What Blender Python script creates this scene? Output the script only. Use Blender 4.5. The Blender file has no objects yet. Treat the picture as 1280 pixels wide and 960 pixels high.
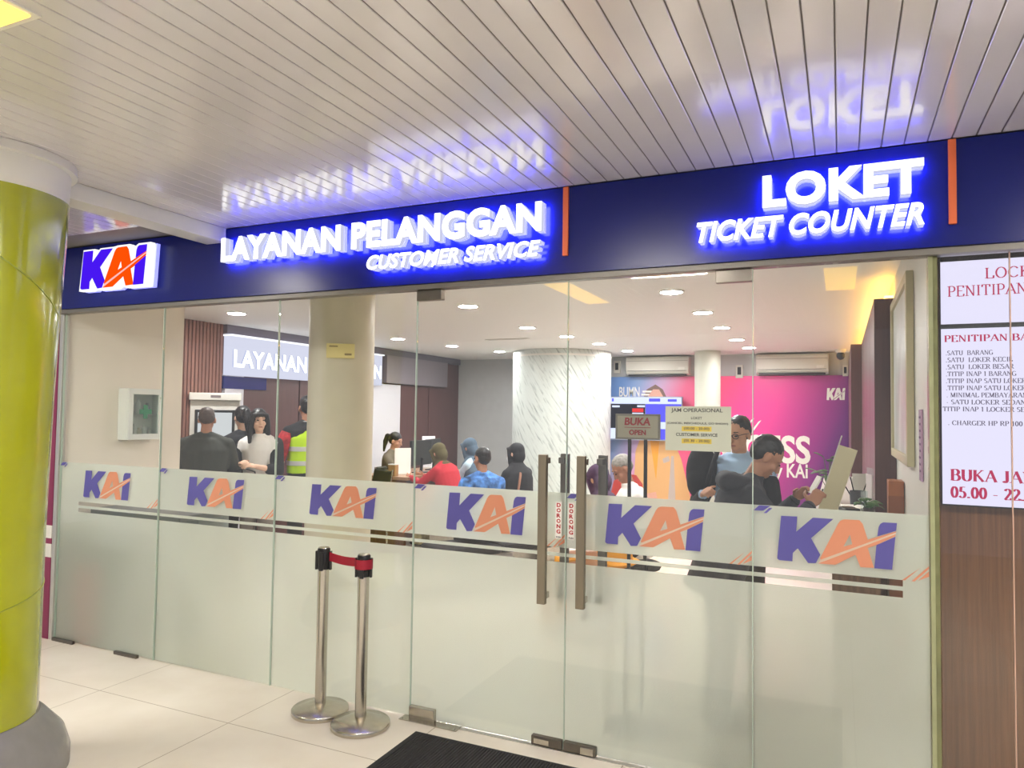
import bpy, bmesh, math, random
from mathutils import Vector, Matrix, Euler
from mathutils.geometry import tessellate_polygon
PI = math.pi
random.seed(7)
SC = bpy.context.scene
COL = SC.collection

# ------------------------------------------------------------------ camera
cam_d = bpy.data.cameras.new('camera'); cam = bpy.data.objects.new('camera', cam_d); COL.objects.link(cam)
FPX, YAW, PITCH, ROLL, CAM_Y, CAM_Z = 904.76, 0.4267, 0.0399, 0.0138, -3.4076, 1.65
cam_d.sensor_fit = 'HORIZONTAL'; cam_d.sensor_width = 36.0; cam_d.lens = 36.0*FPX/1280.0
cam_d.clip_start = 0.02; cam_d.clip_end = 200
_f = Vector((-math.sin(YAW)*math.cos(PITCH), math.cos(YAW)*math.cos(PITCH), math.sin(PITCH)))
_r = Vector((math.cos(YAW), math.sin(YAW), 0)); _u = _r.cross(_f)
_r2 = _r*math.cos(ROLL)+_u*math.sin(ROLL); _u2 = -_r*math.sin(ROLL)+_u*math.cos(ROLL)
cam.matrix_world = Matrix(((_r2.x,_u2.x,-_f.x,0),(_r2.y,_u2.y,-_f.y,CAM_Y),(_r2.z,_u2.z,-_f.z,CAM_Z),(0,0,0,1)))
SC.camera = cam

# ------------------------------------------------------------------ world and exposure
W = bpy.data.worlds.new('world'); SC.world = W; W.use_nodes = True
_bg = W.node_tree.nodes['Background']; _bg.inputs[0].default_value = (0.93, 0.95, 1.0, 1); _bg.inputs[1].default_value = 0.40
SC.view_settings.view_transform = 'Standard'; SC.view_settings.look = 'None'
SC.view_settings.exposure = 0.6; SC.view_settings.gamma = 1.0; SC.view_settings.use_curve_mapping = False
SC.cycles.max_bounces = 10; SC.cycles.transparent_max_bounces = 24; SC.cycles.transmission_bounces = 8
SC.cycles.caustics_reflective = False; SC.cycles.caustics_refractive = False
SC.cycles.sample_clamp_indirect = 6.0; SC.cycles.use_denoising = True
LAMP_DOWN = 240.0       # interior downlight discs
LAMP_STRIP = 3.8       # yellow strip lamps of the concourse ceiling
LAMP_COVE = 8.0
HALL_LIGHT = 330.0      # white concourse lamps out of view, two of them added for light

# ------------------------------------------------------------------ materials
def lin(c):
    return tuple((v/12.92 if v <= 0.04045 else ((v+0.055)/1.055)**2.4) for v in c)
def rgb(r, g, b): return lin((r/255.0, g/255.0, b/255.0))
MATS = {}
def mat(name, col, rough=0.5, metal=0.0, var=0.0, vscale=8.0, bump=0.0, bscale=60.0, emit=None, estr=0.0, coat=0.0, stretch=None, spec=0.5):
    if name in MATS: return MATS[name]
    m = bpy.data.materials.new(name); m.use_nodes = True; nt = m.node_tree; b = nt.nodes['Principled BSDF']
    b.inputs['Base Color'].default_value = (*col, 1); b.inputs['Roughness'].default_value = rough; b.inputs['Metallic'].default_value = metal
    b.inputs['Specular IOR Level'].default_value = spec
    if coat: b.inputs['Coat Weight'].default_value = coat; b.inputs['Coat Roughness'].default_value = 0.09
    if emit: b.inputs['Emission Color'].default_value = (*emit, 1); b.inputs['Emission Strength'].default_value = estr
    if var or bump:
        tc = nt.nodes.new('ShaderNodeTexCoord'); mp = nt.nodes.new('ShaderNodeMapping'); nt.links.new(tc.outputs['Object'], mp.inputs[0])
        if stretch: mp.inputs['Scale'].default_value = stretch
        if var:
            n = nt.nodes.new('ShaderNodeTexNoise'); n.inputs['Scale'].default_value = vscale; n.inputs['Detail'].default_value = 5
            nt.links.new(mp.outputs[0], n.inputs['Vector'])
            r = nt.nodes.new('ShaderNodeValToRGB'); e = r.color_ramp.elements
            e[0].position = 0.3; e[1].position = 0.7
            e[0].color = (*[max(0, v*(1-var)) for v in col], 1); e[1].color = (*[min(1, v*(1+var)) for v in col], 1)
            nt.links.new(n.outputs['Fac'], r.inputs[0]); nt.links.new(r.outputs[0], b.inputs['Base Color'])
        if bump:
            n2 = nt.nodes.new('ShaderNodeTexNoise'); n2.inputs['Scale'].default_value = bscale; nt.links.new(mp.outputs[0], n2.inputs['Vector'])
            bp = nt.nodes.new('ShaderNodeBump'); bp.inputs['Strength'].default_value = bump; bp.inputs['Distance'].default_value = 0.01
            nt.links.new(n2.outputs['Fac'], bp.inputs['Height']); nt.links.new(bp.outputs[0], b.inputs['Normal'])
    MATS[name] = m; return m
def emis(name, col, s):
    if name in MATS: return MATS[name]
    m = bpy.data.materials.new(name); m.use_nodes = True; nt = m.node_tree; nt.nodes.clear()
    e = nt.nodes.new('ShaderNodeEmission'); o = nt.nodes.new('ShaderNodeOutputMaterial')
    e.inputs[0].default_value = (*col, 1); e.inputs[1].default_value = s; nt.links.new(e.outputs[0], o.inputs[0]); MATS[name] = m; return m
def glass_mat(name, tint=(0.985, 0.995, 0.988), gain=1.0):
    m = bpy.data.materials.new(name); m.use_nodes = True; nt = m.node_tree; nt.nodes.clear(); N = nt.nodes.new; L = nt.links.new
    o = N('ShaderNodeOutputMaterial'); mx = N('ShaderNodeMixShader'); t = N('ShaderNodeBsdfTransparent'); g = N('ShaderNodeBsdfGlossy')
    t.inputs[0].default_value = (*tint, 1); g.inputs['Roughness'].default_value = 0.0; g.inputs[0].default_value = (1, 1, 1, 1)
    lw = N('ShaderNodeLayerWeight'); lw.inputs[0].default_value = 0.5
    p = N('ShaderNodeMath'); p.operation = 'POWER'; p.inputs[1].default_value = 5; L(lw.outputs['Facing'], p.inputs[0])
    ma = N('ShaderNodeMath'); ma.operation = 'MULTIPLY_ADD'; ma.inputs[1].default_value = 0.95*gain; ma.inputs[2].default_value = 0.042*gain; L(p.outputs[0], ma.inputs[0])
    L(ma.outputs[0], mx.inputs[0]); L(t.outputs[0], mx.inputs[1]); L(g.outputs[0], mx.inputs[2]); L(mx.outputs[0], o.inputs[0]); MATS[name] = m; return m
def film_mat(name, col, see=0.0, tl=0.55, rough=0.5):
    m = bpy.data.materials.new(name); m.use_nodes = True; nt = m.node_tree; nt.nodes.clear(); N = nt.nodes.new; L = nt.links.new
    o = N('ShaderNodeOutputMaterial'); d = N('ShaderNodeBsdfDiffuse'); t = N('ShaderNodeBsdfTranslucent'); mx = N('ShaderNodeMixShader')
    d.inputs[0].default_value = (*col, 1); t.inputs[0].default_value = (*col, 1); mx.inputs[0].default_value = tl
    L(d.outputs[0], mx.inputs[1]); L(t.outputs[0], mx.inputs[2]); out = mx.outputs[0]
    if see:
        r = N('ShaderNodeBsdfRefraction'); r.inputs[0].default_value = (*[min(1, c*1.05) for c in col], 1); r.inputs['Roughness'].default_value = rough; r.inputs['IOR'].default_value = 1.12
        m2 = N('ShaderNodeMixShader'); m2.inputs[0].default_value = see; L(out, m2.inputs[1]); L(r.outputs[0], m2.inputs[2]); out = m2.outputs[0]
    L(out, o.inputs[0]); MATS[name] = m; return m

# ------------------------------------------------------------------ mesh builder
class MB:
    def __init__(s): s.v = []; s.f = []; s.m = []
    def add(s, vs, fs, mi=0):
        b = len(s.v); s.v += [Vector(p) for p in vs]; s.f += [[i+b for i in f] for f in fs]; s.m += [mi]*len(fs); return s
    def box(s, x0, x1, y0, y1, z0, z1, mi=0):
        x0, x1 = min(x0,x1), max(x0,x1); y0, y1 = min(y0,y1), max(y0,y1); z0, z1 = min(z0,z1), max(z0,z1)
        return s.add([(x0,y0,z0),(x1,y0,z0),(x1,y1,z0),(x0,y1,z0),(x0,y0,z1),(x1,y0,z1),(x1,y1,z1),(x0,y1,z1)],
                     [(0,3,2,1),(4,5,6,7),(0,1,5,4),(1,2,6,5),(2,3,7,6),(3,0,4,7)], mi)
    def lathe(s, prof, c=(0,0,0), n=32, mi=0, caps=True):
        vs = []; fs = []
        for r, z in prof:
            for k in range(n):
                a = 2*PI*k/n; vs.append((c[0]+r*math.cos(a), c[1]+r*math.sin(a), c[2]+z))
        for i in range(len(prof)-1):
            for k in range(n): fs.append((i*n+k, i*n+(k+1)%n, (i+1)*n+(k+1)%n, (i+1)*n+k))
        if caps: fs.append(tuple(reversed(range(n)))); fs.append(tuple(range((len(prof)-1)*n, len(prof)*n)))
        return s.add(vs, fs, mi)
    def loft(s, rings, n=20, mi=0):
        # rings: (center, rx, ry) or (center, rx, ry, axisx, axisy)
        vs = []; fs = []
        for rg in rings:
            c = Vector(rg[0]); ax = Vector(rg[3]) if len(rg) > 3 else Vector((1,0,0)); ay = Vector(rg[4]) if len(rg) > 4 else Vector((0,1,0))
            for k in range(n):
                a = 2*PI*k/n; vs.append(c+ax*rg[1]*math.cos(a)+ay*rg[2]*math.sin(a))
        for i in range(len(rings)-1):
            for k in range(n): fs.append((i*n+k, i*n+(k+1)%n, (i+1)*n+(k+1)%n, (i+1)*n+k))
        fs.append(tuple(reversed(range(n)))); fs.append(tuple(range((len(rings)-1)*n, len(rings)*n)))
        return s.add(vs, fs, mi)
    def tube(s, pts, r, n=10, mi=0):
        pts = [Vector(p) for p in pts]; rs = r if isinstance(r, (list, tuple)) else [r]*len(pts); rings = []
        up = None
        for i, p in enumerate(pts):
            d = (pts[min(i+1, len(pts)-1)]-pts[max(i-1, 0)]).normalized()
            if up is None: up = Vector((0,0,1)) if abs(d.z) < 0.9 else Vector((1,0,0))
            ax = d.cross(up).normalized(); ay = ax.cross(d).normalized(); up = ay
            rings.append((p, rs[i], rs[i], -ax, ay))
        return s.loft(rings, n, mi)
    def cyl(s, p0, p1, r0, r1=None, n=16, mi=0): return s.tube([p0, p1], [r0, r0 if r1 is None else r1], n, mi)
    def ell(s, c, rad, M=None, nu=14, nv=9, mi=0):
        c = Vector(c); vs = []; fs = []
        def T(p):
            p = Vector((p[0]*rad[0], p[1]*rad[1], p[2]*rad[2])); return c+((M @ p) if M else p)
        vs.append(T((0,0,-1)))
        for i in range(1, nv):
            t = -PI/2+PI*i/nv
            for k in range(nu):
                a = 2*PI*k/nu; vs.append(T((math.cos(t)*math.cos(a), math.cos(t)*math.sin(a), math.sin(t))))
        vs.append(T((0,0,1))); top = len(vs)-1
        for k in range(nu): fs.append((0, 1+(k+1)%nu, 1+k))
        for i in range(nv-2):
            for k in range(nu): fs.append((1+i*nu+k, 1+i*nu+(k+1)%nu, 1+(i+1)*nu+(k+1)%nu, 1+(i+1)*nu+k))
        for k in range(nu): fs.append((1+(nv-2)*nu+k, 1+(nv-2)*nu+(k+1)%nu, top))
        return s.add(vs, fs, mi)
    def cap(s, p0, r0, p1, r1, n=12, mi=0):          # capsule with tapered radius
        p0 = Vector(p0); p1 = Vector(p1); d = p1-p0; L = d.length
        if L < 1e-6: return s.ell(p0, (r0,)*3, mi=mi)
        d.normalize(); pts = []; rs = []
        for a in (80, 55, 28): pts.append(p0-d*r0*math.sin(math.radians(a))); rs.append(r0*math.cos(math.radians(a)))
        pts += [p0, p1]; rs += [r0, r1]
        for a in (28, 55, 80): pts.append(p1+d*r1*math.sin(math.radians(a))); rs.append(r1*math.cos(math.radians(a)))
        up = Vector((0,0,1)) if abs(d.z) < 0.9 else Vector((1,0,0)); ax = d.cross(up).normalized(); ay = ax.cross(d).normalized()
        return s.loft([(p, r, r, -ax, ay) for p, r in zip(pts, rs)], n, mi)
    def chain(s, pts, rs, n=12, mi=0):
        for i in range(len(pts)-1): s.cap(pts[i], rs[i], pts[i+1], rs[i+1], n, mi)
        return s
    def poly(s, pts, O, U, V, N, t0, t1, holes=(), mi=0):  # extruded flat outline: p = O + u U + v V + t N
        O, U, V, N = Vector(O), Vector(U), Vector(V), Vector(N); loops = [list(pts)]+[list(h) for h in holes]
        flat = [p for l in loops for p in l]; n = len(flat)
        tris = tessellate_polygon([[Vector((p[0], p[1], 0)) for p in l] for l in loops])
        vs = [O+U*p[0]+V*p[1]+N*t1 for p in flat]+[O+U*p[0]+V*p[1]+N*t0 for p in flat]; fs = []
        for t in tris:
            a, b, c = [flat[i] for i in t]; area = (b[0]-a[0])*(c[1]-a[1])-(b[1]-a[1])*(c[0]-a[0])
            t = tuple(t) if area > 0 else tuple(reversed(t)); fs.append(t); fs.append(tuple(i+n for i in reversed(t)))
        k = 0
        for li, l in enumerate(loops):
            m = len(l); A = sum(l[i][0]*l[(i+1)%m][1]-l[(i+1)%m][0]*l[i][1] for i in range(m)); ccw = (A > 0) == (li == 0)
            for i in range(m):
                a, b = k+i, k+(i+1)%m; fs.append((a, a+n, b+n, b) if ccw else (b, b+n, a+n, a))
            k += m
        return s.add(vs, fs, mi)
    def rot(s, M, c=(0,0,0), start=0):
        c = Vector(c)
        for i in range(start, len(s.v)): s.v[i] = c+M @ (s.v[i]-c)
        return s
    def mesh(s, name):
        me = bpy.data.meshes.new(name); me.from_pydata([tuple(p) for p in s.v], [], s.f); me.polygons.foreach_set('material_index', s.m); me.update(); return me
    def build(s, name, mats, parent=None, smooth=False, bevel=0.0, seg=2, angle=40):
        me = s.mesh(name); mats = mats if isinstance(mats, (list, tuple)) else [mats]
        for m in mats: me.materials.append(m)
        o = bpy.data.objects.new(name, me); COL.objects.link(o)
        if parent is not None: o.parent = parent
        if smooth:
            me.polygons.foreach_set('use_smooth', [True]*len(me.polygons))
            if smooth == 'auto': me.set_sharp_from_angle(angle=math.radians(angle))
        if bevel:
            b = o.modifiers.new('bevel', 'BEVEL'); b.width = bevel; b.segments = seg; b.limit_method = 'ANGLE'; b.angle_limit = math.radians(50)
        return o
def tag(o, label=None, cat=None, group=None, kind=None):
    if label: o['label'] = label
    if cat: o['category'] = cat
    if group: o['group'] = group
    if kind: o['kind'] = kind
    return o
def thing(name, label, cat, loc=(0,0,0), rz=0.0, group=None):
    o = bpy.data.objects.new(name, None); COL.objects.link(o); o.location = loc; o.rotation_euler = (0,0,rz); o.empty_display_size = 0.1
    return tag(o, label, cat, group)
def struct(o, label=None, cat=None): return tag(o, label, cat, None, 'structure')
def dup(root, loc, label=None, rz=None):
    r = root.copy(); COL.objects.link(r); r.location = loc
    if rz is not None: r.rotation_euler = (0,0,rz)
    if label: r['label'] = label
    for ch in list(root.children):
        c = ch.copy(); COL.objects.link(c); c.parent = r
        for g in ch.children:
            d = g.copy(); COL.objects.link(d); d.parent = c
    return r
def baked(mb, name, mats, parent=None, voxel=0.01, smooth_it=3, smooth_f=0.5):   # one continuous skin grown over the pieces
    me = mb.mesh(name); tmp = bpy.data.objects.new('tmp', me); COL.objects.link(tmp)
    r = tmp.modifiers.new('r', 'REMESH'); r.mode = 'VOXEL'; r.voxel_size = voxel; r.use_smooth_shade = True
    if smooth_it: sm = tmp.modifiers.new('s', 'SMOOTH'); sm.iterations = smooth_it; sm.factor = smooth_f
    dg = bpy.context.evaluated_depsgraph_get(); out = bpy.data.meshes.new_from_object(tmp.evaluated_get(dg)); out.name = name
    bpy.data.objects.remove(tmp); bpy.data.meshes.remove(me)
    out.materials.clear(); mats = mats if isinstance(mats, (list, tuple)) else [mats]
    for m in mats: out.materials.append(m)
    out.polygons.foreach_set('use_smooth', [True]*len(out.polygons))
    o = bpy.data.objects.new(name, out); COL.objects.link(o)
    if parent is not None: o.parent = parent
    return o
# ------------------------------------------------------------------ lettering
def text_geo(body, offset=0.0, shear=0.0, spacing=1.0, word=1.0):
    cu = bpy.data.curves.new('t', 'FONT'); cu.body = body; cu.size = 1; cu.offset = offset; cu.shear = shear; cu.extrude = 0.5; cu.space_character = spacing; cu.space_word = word
    cu.resolution_u = 4
    ob = bpy.data.objects.new('t', cu); COL.objects.link(ob); dg = bpy.context.evaluated_depsgraph_get()
    me = bpy.data.meshes.new_from_object(ob.evaluated_get(dg)); bpy.data.objects.remove(ob); bpy.data.curves.remove(cu)
    vs = [v.co.copy() for v in me.vertices]; fs = [tuple(p.vertices) for p in me.polygons]; ns = [p.normal.z for p in me.polygons]; bpy.data.meshes.remove(me)
    return vs, fs, ns
def text_into(mb, body, O, U, V, N, u0, u1, v0, v1, t0, t1, mi=0, side=None, back=None, **kw):
    """letters stretched to fill u0..u1 by v0..v1 on the plane O,U,V; from depth t0 to t1 along N"""
    vs, fs, ns = text_geo(body, **kw); O, U, V, N = Vector(O), Vector(U), Vector(V), Vector(N)
    xs = [p.x for p in vs]; ys = [p.y for p in vs]; xa, xb, ya, yb = min(xs), max(xs), min(ys), max(ys); b = len(mb.v)
    for p in vs:
        u = u0+(p.x-xa)/(xb-xa)*(u1-u0); v = v0+(p.y-ya)/max(1e-6, yb-ya)*(v1-v0); t = t1 if p.z > 0 else t0
        mb.v.append(O+U*u+V*v+N*t)
    for f, n in zip(fs, ns):
        mb.f.append([i+b for i in f]); mb.m.append(mi if n > 0.5 else ((back if back is not None else mi) if n < -0.5 else (side if side is not None else mi)))
    return mb
XR, ZU, YF = (1,0,0), (0,0,1), (0,-1,0)            # facing the concourse: right, up, out
# serif capitals drawn as strokes: pen paths with thick stems and hairline bars
def _arc(cx, cy, rx, ry, a0, a1, n=12): return [(cx+rx*math.cos(math.radians(a0+(a1-a0)*i/n)), cy+ry*math.sin(math.radians(a0+(a1-a0)*i/n))) for i in range(n+1)]
SERIF = {
 'A': (.74, [[(.04,0),(.37,1)],[(.37,1),(.70,0)],[(.16,.34),(.58,.34)]], [(.04,0),(.70,0)]),
 'B': (.66, [[(.12,0),(.12,1)],[(.12,1),(.34,1)]+_arc(.34,.76,.2,.24,90,-90)+[(.12,.52)],[(.34,.52)]+_arc(.36,.26,.24,.26,90,-90)+[(.12,0)]], [(.10,0),(.10,1)]),
 'C': (.70, [_arc(.38,.5,.32,.5,40,320,20)], []),
 'D': (.74, [[(.12,0),(.12,1)],[(.12,1),(.30,1)]+_arc(.30,.5,.36,.5,90,-90,16)+[(.12,0)]], [(.10,0),(.10,1)]),
 'E': (.62, [[(.12,0),(.12,1)],[(.12,1),(.54,1)],[(.12,.52),(.44,.52)],[(.12,0),(.56,0)],[(.55,0),(.57,.2)],[(.53,1),(.54,.82)]], [(.10,0),(.10,1)]),
 'G': (.74, [_arc(.38,.5,.32,.5,45,330,20),[(.64,.05),(.64,.42)]], [(.62,.42)]),
 'H': (.76, [[(.13,0),(.13,1)],[(.62,0),(.62,1)],[(.13,.52),(.62,.52)]], [(.13,0),(.13,1),(.62,0),(.62,1)]),
 'I': (.34, [[(.17,0),(.17,1)]], [(.17,0),(.17,1)]),
 'J': (.44, [[(.28,1),(.28,.22)]+_arc(.15,.22,.13,.22,0,-150,8)], [(.28,1)]),
 'K': (.76, [[(.13,0),(.13,1)],[(.62,1),(.16,.45)],[(.28,.58),(.68,0)]], [(.13,0),(.13,1),(.60,1),(.66,0)]),
 'L': (.60, [[(.12,0),(.12,1)],[(.12,0),(.54,0)],[(.54,0),(.56,.24)]], [(.10,0),(.12,1)]),
 'M': (.90, [[(.12,0),(.12,1)],[(.12,1),(.44,.05)],[(.44,.05),(.76,1)],[(.76,1),(.76,0)]], [(.12,0),(.10,1),(.76,0),(.78,1)]),
 'N': (.76, [[(.12,0),(.12,1)],[(.12,1),(.63,0)],[(.63,0),(.63,1)]], [(.12,0),(.08,1),(.63,1)]),
 'O': (.76, [_arc(.38,.5,.32,.5,0,360,26)], []),
 'P': (.60, [[(.12,0),(.12,1)],[(.12,1),(.32,1)]+_arc(.32,.73,.22,.27,90,-90)+[(.12,.46)]], [(.13,0),(.10,1)]),
 'R': (.70, [[(.12,0),(.12,1)],[(.12,1),(.32,1)]+_arc(.32,.75,.22,.25,90,-90)+[(.12,.5)],[(.32,.5),(.64,0)]], [(.13,0),(.10,1),(.64,0)]),
 'S': (.54, [_arc(.27,.75,.19,.25,35,270,12)+_arc(.27,.25,.2,.25,90,-145,12)], []),
 'T': (.66, [[(.33,0),(.33,1)],[(.05,1),(.61,1)],[(.05,1),(.04,.8)],[(.61,1),(.62,.8)]], [(.33,0)]),
 'U': (.74, [[(.13,1),(.13,.32)]+_arc(.38,.32,.25,.32,180,360,14)+[(.63,1)]], [(.13,1),(.63,1)]),
 'Y': (.72, [[(.36,0),(.36,.46)],[(.06,1),(.36,.46)],[(.66,1),(.36,.46)]], [(.36,0),(.06,1),(.66,1)]),
 '0': (.54, [_arc(.27,.5,.2,.5,0,360,22)], []), '1': (.44, [[(.23,0),(.23,1)],[(.23,1),(.09,.86)]], [(.23,0)]),
 '2': (.54, [_arc(.26,.74,.19,.26,160,-30,12)+[(.06,.02),(.49,.02)],[(.49,.02),(.51,.16)]], []),
 '5': (.54, [[(.46,1),(.16,1)],[(.16,1),(.12,.56)],[(.12,.56)]+_arc(.24,.3,.22,.3,90,-150,14)], []),
 '.': (.24, [[(.08,.05),(.14,.05)],[(.11,0),(.11,.1)]], []), '-': (.4, [[(.05,.36),(.34,.36)]], []), '/': (.34, [[(.03,-.05),(.31,1.05)]], []),
 '•': (.3, [[(.1,.3),(.1,.4)]], []), ' ': (.3, [], [])}
def serif_into(mb, body, O, U, V, N, u0, u1, v0, h, t0, t1, mi=0, bold=0.16, thin=0.055):
    O, U, V, N = Vector(O), Vector(U), Vector(V), Vector(N)
    tot = sum(SERIF[c][0]+.07 for c in body); sx = (u1-u0)/tot; x = 0.0
    for c in body:
        w, strokes, serifs = SERIF[c]
        def Q(quad):
            vs = [O+U*(u0+(x+p[0])*sx)+V*(v0+p[1]*h)+N*t for t in (t1, t0) for p in quad]
            A = sum(quad[i][0]*quad[(i+1)%4][1]-quad[(i+1)%4][0]*quad[i][1] for i in range(4))
            f = [(0,1,2,3),(7,6,5,4),(0,4,5,1),(1,5,6,2),(2,6,7,3),(3,7,4,0)]
            mb.add(vs, f if A > 0 else [tuple(reversed(q)) for q in f], mi)
        for st in strokes:
            for (a, b) in zip(st, st[1:]):
                dx, dy = b[0]-a[0], b[1]-a[1]; L = math.hypot(dx, dy)
                if L < 1e-5: continue
                k = abs(dy)/L; tw = (thin+(bold-thin)*k**1.5)/2
                if c in 'ANMUKYV' and len(st) == 2 and ((c in 'AY' and dx > 0 and dy > 0 or c == 'Y' and dx < 0) or (c == 'N' and abs(dx) < .01) or (c == 'M' and a == (.12,0)) or (c == 'K' and a == (.62,1))): tw = thin*0.7
                nx, ny = -dy/L*tw, dx/L*tw; ex, ey = dx/L*0.012, dy/L*0.012
                Q([(a[0]-ex+nx,a[1]-ey+ny),(a[0]-ex-nx,a[1]-ey-ny),(b[0]+ex-nx,b[1]+ey-ny),(b[0]+ex+nx,b[1]+ey+ny)])
        for (px, py) in serifs:
            y0 = py if py < .3 else py-.045
            Q([(px-.13,y0),(px+.13,y0),(px+.13,y0+.045),(px-.13,y0+.045)])
        x += w+.07
    return mb

# ================================================================== materials used all over
M_ceilx = mat('slat_paint', rgb(224,220,220), 0.18, var=0.03, vscale=3, bump=0.03, bscale=6, coat=0.5)
M_white = mat('white_paint', rgb(226,224,216), 0.45, var=0.03, vscale=4)
M_cream = mat('cream_wall', rgb(234,224,208), 0.6, var=0.03, vscale=3)
M_grey = mat('grey_wall', rgb(190,192,192), 0.6, var=0.03)
M_navy = mat('fascia_blue', rgb(14,26,106), 0.26, var=0.04, vscale=2, spec=0.32)
M_steel = mat('brushed_steel', rgb(196,190,178), 0.24, 1.0, var=0.06, vscale=30, stretch=(1,1,0.03))
M_handle = mat('handle_steel', rgb(142,132,114), 0.38, 0.85, var=0.08, vscale=20, stretch=(1,1,0.05))
M_steeld = mat('dark_steel', rgb(120,114,106), 0.3, 1.0, var=0.1, vscale=12)
M_alu = mat('aluminium', rgb(200,198,192), 0.35, 0.8)
M_black = mat('black_plastic', rgb(22,22,24), 0.35)
M_blackfab = mat('black_fabric', rgb(26,26,30), 0.9, bump=0.2)
M_wood = mat('laminate_brown', rgb(112,78,54), 0.35, var=0.28, vscale=7, stretch=(12,12,0.35))
M_woodd = mat('dark_panel', rgb(88,56,54), 0.4, var=0.2, vscale=6, stretch=(10,10,0.3))
M_woods = mat('slat_wood', rgb(140,96,82), 0.45, var=0.18, vscale=6, stretch=(10,10,0.3))
M_marble = mat('marble_panel', rgb(232,236,230), 0.4)
M_paper = mat('paper', rgb(238,236,228), 0.8)
M_red = mat('red_letters', rgb(176,22,30), 0.5)
M_orange = mat('orange_strip', rgb(226,110,58), 0.4)
M_glass = glass_mat('pane_glass')
M_glass2 = glass_mat('cabinet_glass', (0.9,0.94,0.93))
M_film = film_mat('frosted_film', rgb(228,233,222), see=0.18, tl=0.56, rough=0.36)
M_fblue = film_mat('film_blue', rgb(122,118,190), tl=0.45)
M_forange = film_mat('film_orange', rgb(236,174,142), tl=0.45)
M_fcream = film_mat('film_cream', rgb(240,224,206), tl=0.5)
M_edge = mat('glass_edge', rgb(186,204,190), 0.25)

def tile_mat():
    m = mat('cream_tile', rgb(228,216,196), 0.09); nt = m.node_tree; N = nt.nodes.new; L = nt.links.new; b = nt.nodes['Principled BSDF']
    tc = N('ShaderNodeTexCoord'); sp = N('ShaderNodeSeparateXYZ'); L(tc.outputs['Object'], sp.inputs[0]); ds = []
    for ax, off in (('X', 3.94), ('Y', 0.488)):
        a = N('ShaderNodeMath'); a.operation = 'ADD'; a.inputs[1].default_value = off+20; L(sp.outputs[ax], a.inputs[0])
        f = N('ShaderNodeMath'); f.operation = 'FRACT'; L(a.outputs[0], f.inputs[0])
        s = N('ShaderNodeMath'); s.operation = 'SUBTRACT'; s.inputs[1].default_value = 0.5; L(f.outputs[0], s.inputs[0])
        q = N('ShaderNodeMath'); q.operation = 'ABSOLUTE'; L(s.outputs[0], q.inputs[0]); ds.append(q)
    mx = N('ShaderNodeMath'); mx.operation = 'MAXIMUM'; L(ds[0].outputs[0], mx.inputs[0]); L(ds[1].outputs[0], mx.inputs[1])
    g = N('ShaderNodeMath'); g.operation = 'GREATER_THAN'; g.inputs[1].default_value = 0.4975; L(mx.outputs[0], g.inputs[0])
    n = N('ShaderNodeTexNoise'); n.inputs['Scale'].default_value = 2.5; n.inputs['Detail'].default_value = 6; L(tc.outputs['Object'], n.inputs['Vector'])
    r = N('ShaderNodeValToRGB'); e = r.color_ramp.elements; e[0].position = .3; e[1].position = .7; e[0].color = (*rgb(222,213,198),1); e[1].color = (*rgb(232,225,212),1); L(n.outputs['Fac'], r.inputs[0])
    mc = N('ShaderNodeMixRGB'); L(g.outputs[0], mc.inputs[0]); L(r.outputs[0], mc.inputs[1]); mc.inputs[2].default_value = (*rgb(150,138,120),1); L(mc.outputs[0], b.inputs['Base Color'])
    mr = N('ShaderNodeMath'); mr.operation = 'MULTIPLY_ADD'; mr.inputs[1].default_value = 0.5; mr.inputs[2].default_value = 0.1; L(g.outputs[0], mr.inputs[0]); L(mr.outputs[0], b.inputs['Roughness'])
    return m
M_tile = tile_mat()

# ================================================================== room shell
struct(MB().box(-10, 5, -7, 0.0, -0.1, 0).box(-7.2, 5, 0, 9.0, -0.1, 0).build('floor', M_tile), 'glossy cream tiled floor of the concourse and the office', 'floor')

b = MB(); x = -10.0; P_ = 0.0848; k = 0                          # strip ceiling, each strip with its groove
x = 0.327-P_*122
while x < 5.0:
    y1 = -0.062 if x > -3.62 else (-0.30 if x > -5.4 else -0.30)
    b.box(x+0.0022, x+P_-0.0022, -6.8, y1, 2.78, 2.7865); x += P_
ceil = b.build('ceiling', M_ceilx, bevel=0.0025, seg=1); struct(ceil, 'white metal strip ceiling over the concourse', 'ceiling')
struct(MB().box(-10.1, 5.1, -6.9, 0.2, 2.787, 2.9).build('ceiling', mat('ceiling_void', rgb(128,122,116), 0.8)), 'dark void plate above the strip ceiling', 'ceiling')
struct(MB().box(-3.66, -3.50, -1.32, -0.065, 2.69, 2.779).build('trim_1', M_white, bevel=0.004), 'white beam running from the green column to the blue fascia', 'beam')

# fascia over the shopfront
struct(MB().box(-5.6, 2.6, -0.06, 0.02, 2.345, 2.775).build('trim_2', M_navy), 'dark blue fascia board above the glass shopfront', 'fascia')
struct(MB().box(-5.3, 2.6, -0.045, 0.03, 2.318, 2.343).build('trim_3', mat('head_rail', rgb(128,124,118), 0.45, 0.5)), 'thin aluminium head rail under the blue fascia', 'rail')
struct(MB().box(-7, 2.6, 0.021, 0.12, 2.345, 2.80).build('wall_front', M_white), 'white lintel wall above the shopfront inside the office', 'wall')
for X, lb in ((-1.238, 'orange upright strip on the blue fascia after the customer service letters'), (0.411, 'orange upright strip on the blue fascia right of the ticket counter letters')):
    tag(MB().box(X-0.014, X+0.014, -0.075, -0.0605, 2.43, 2.774).build('fascia_strip', M_orange, bevel=0.002), lb, 'strip', 'orange strips on the fascia')

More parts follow.
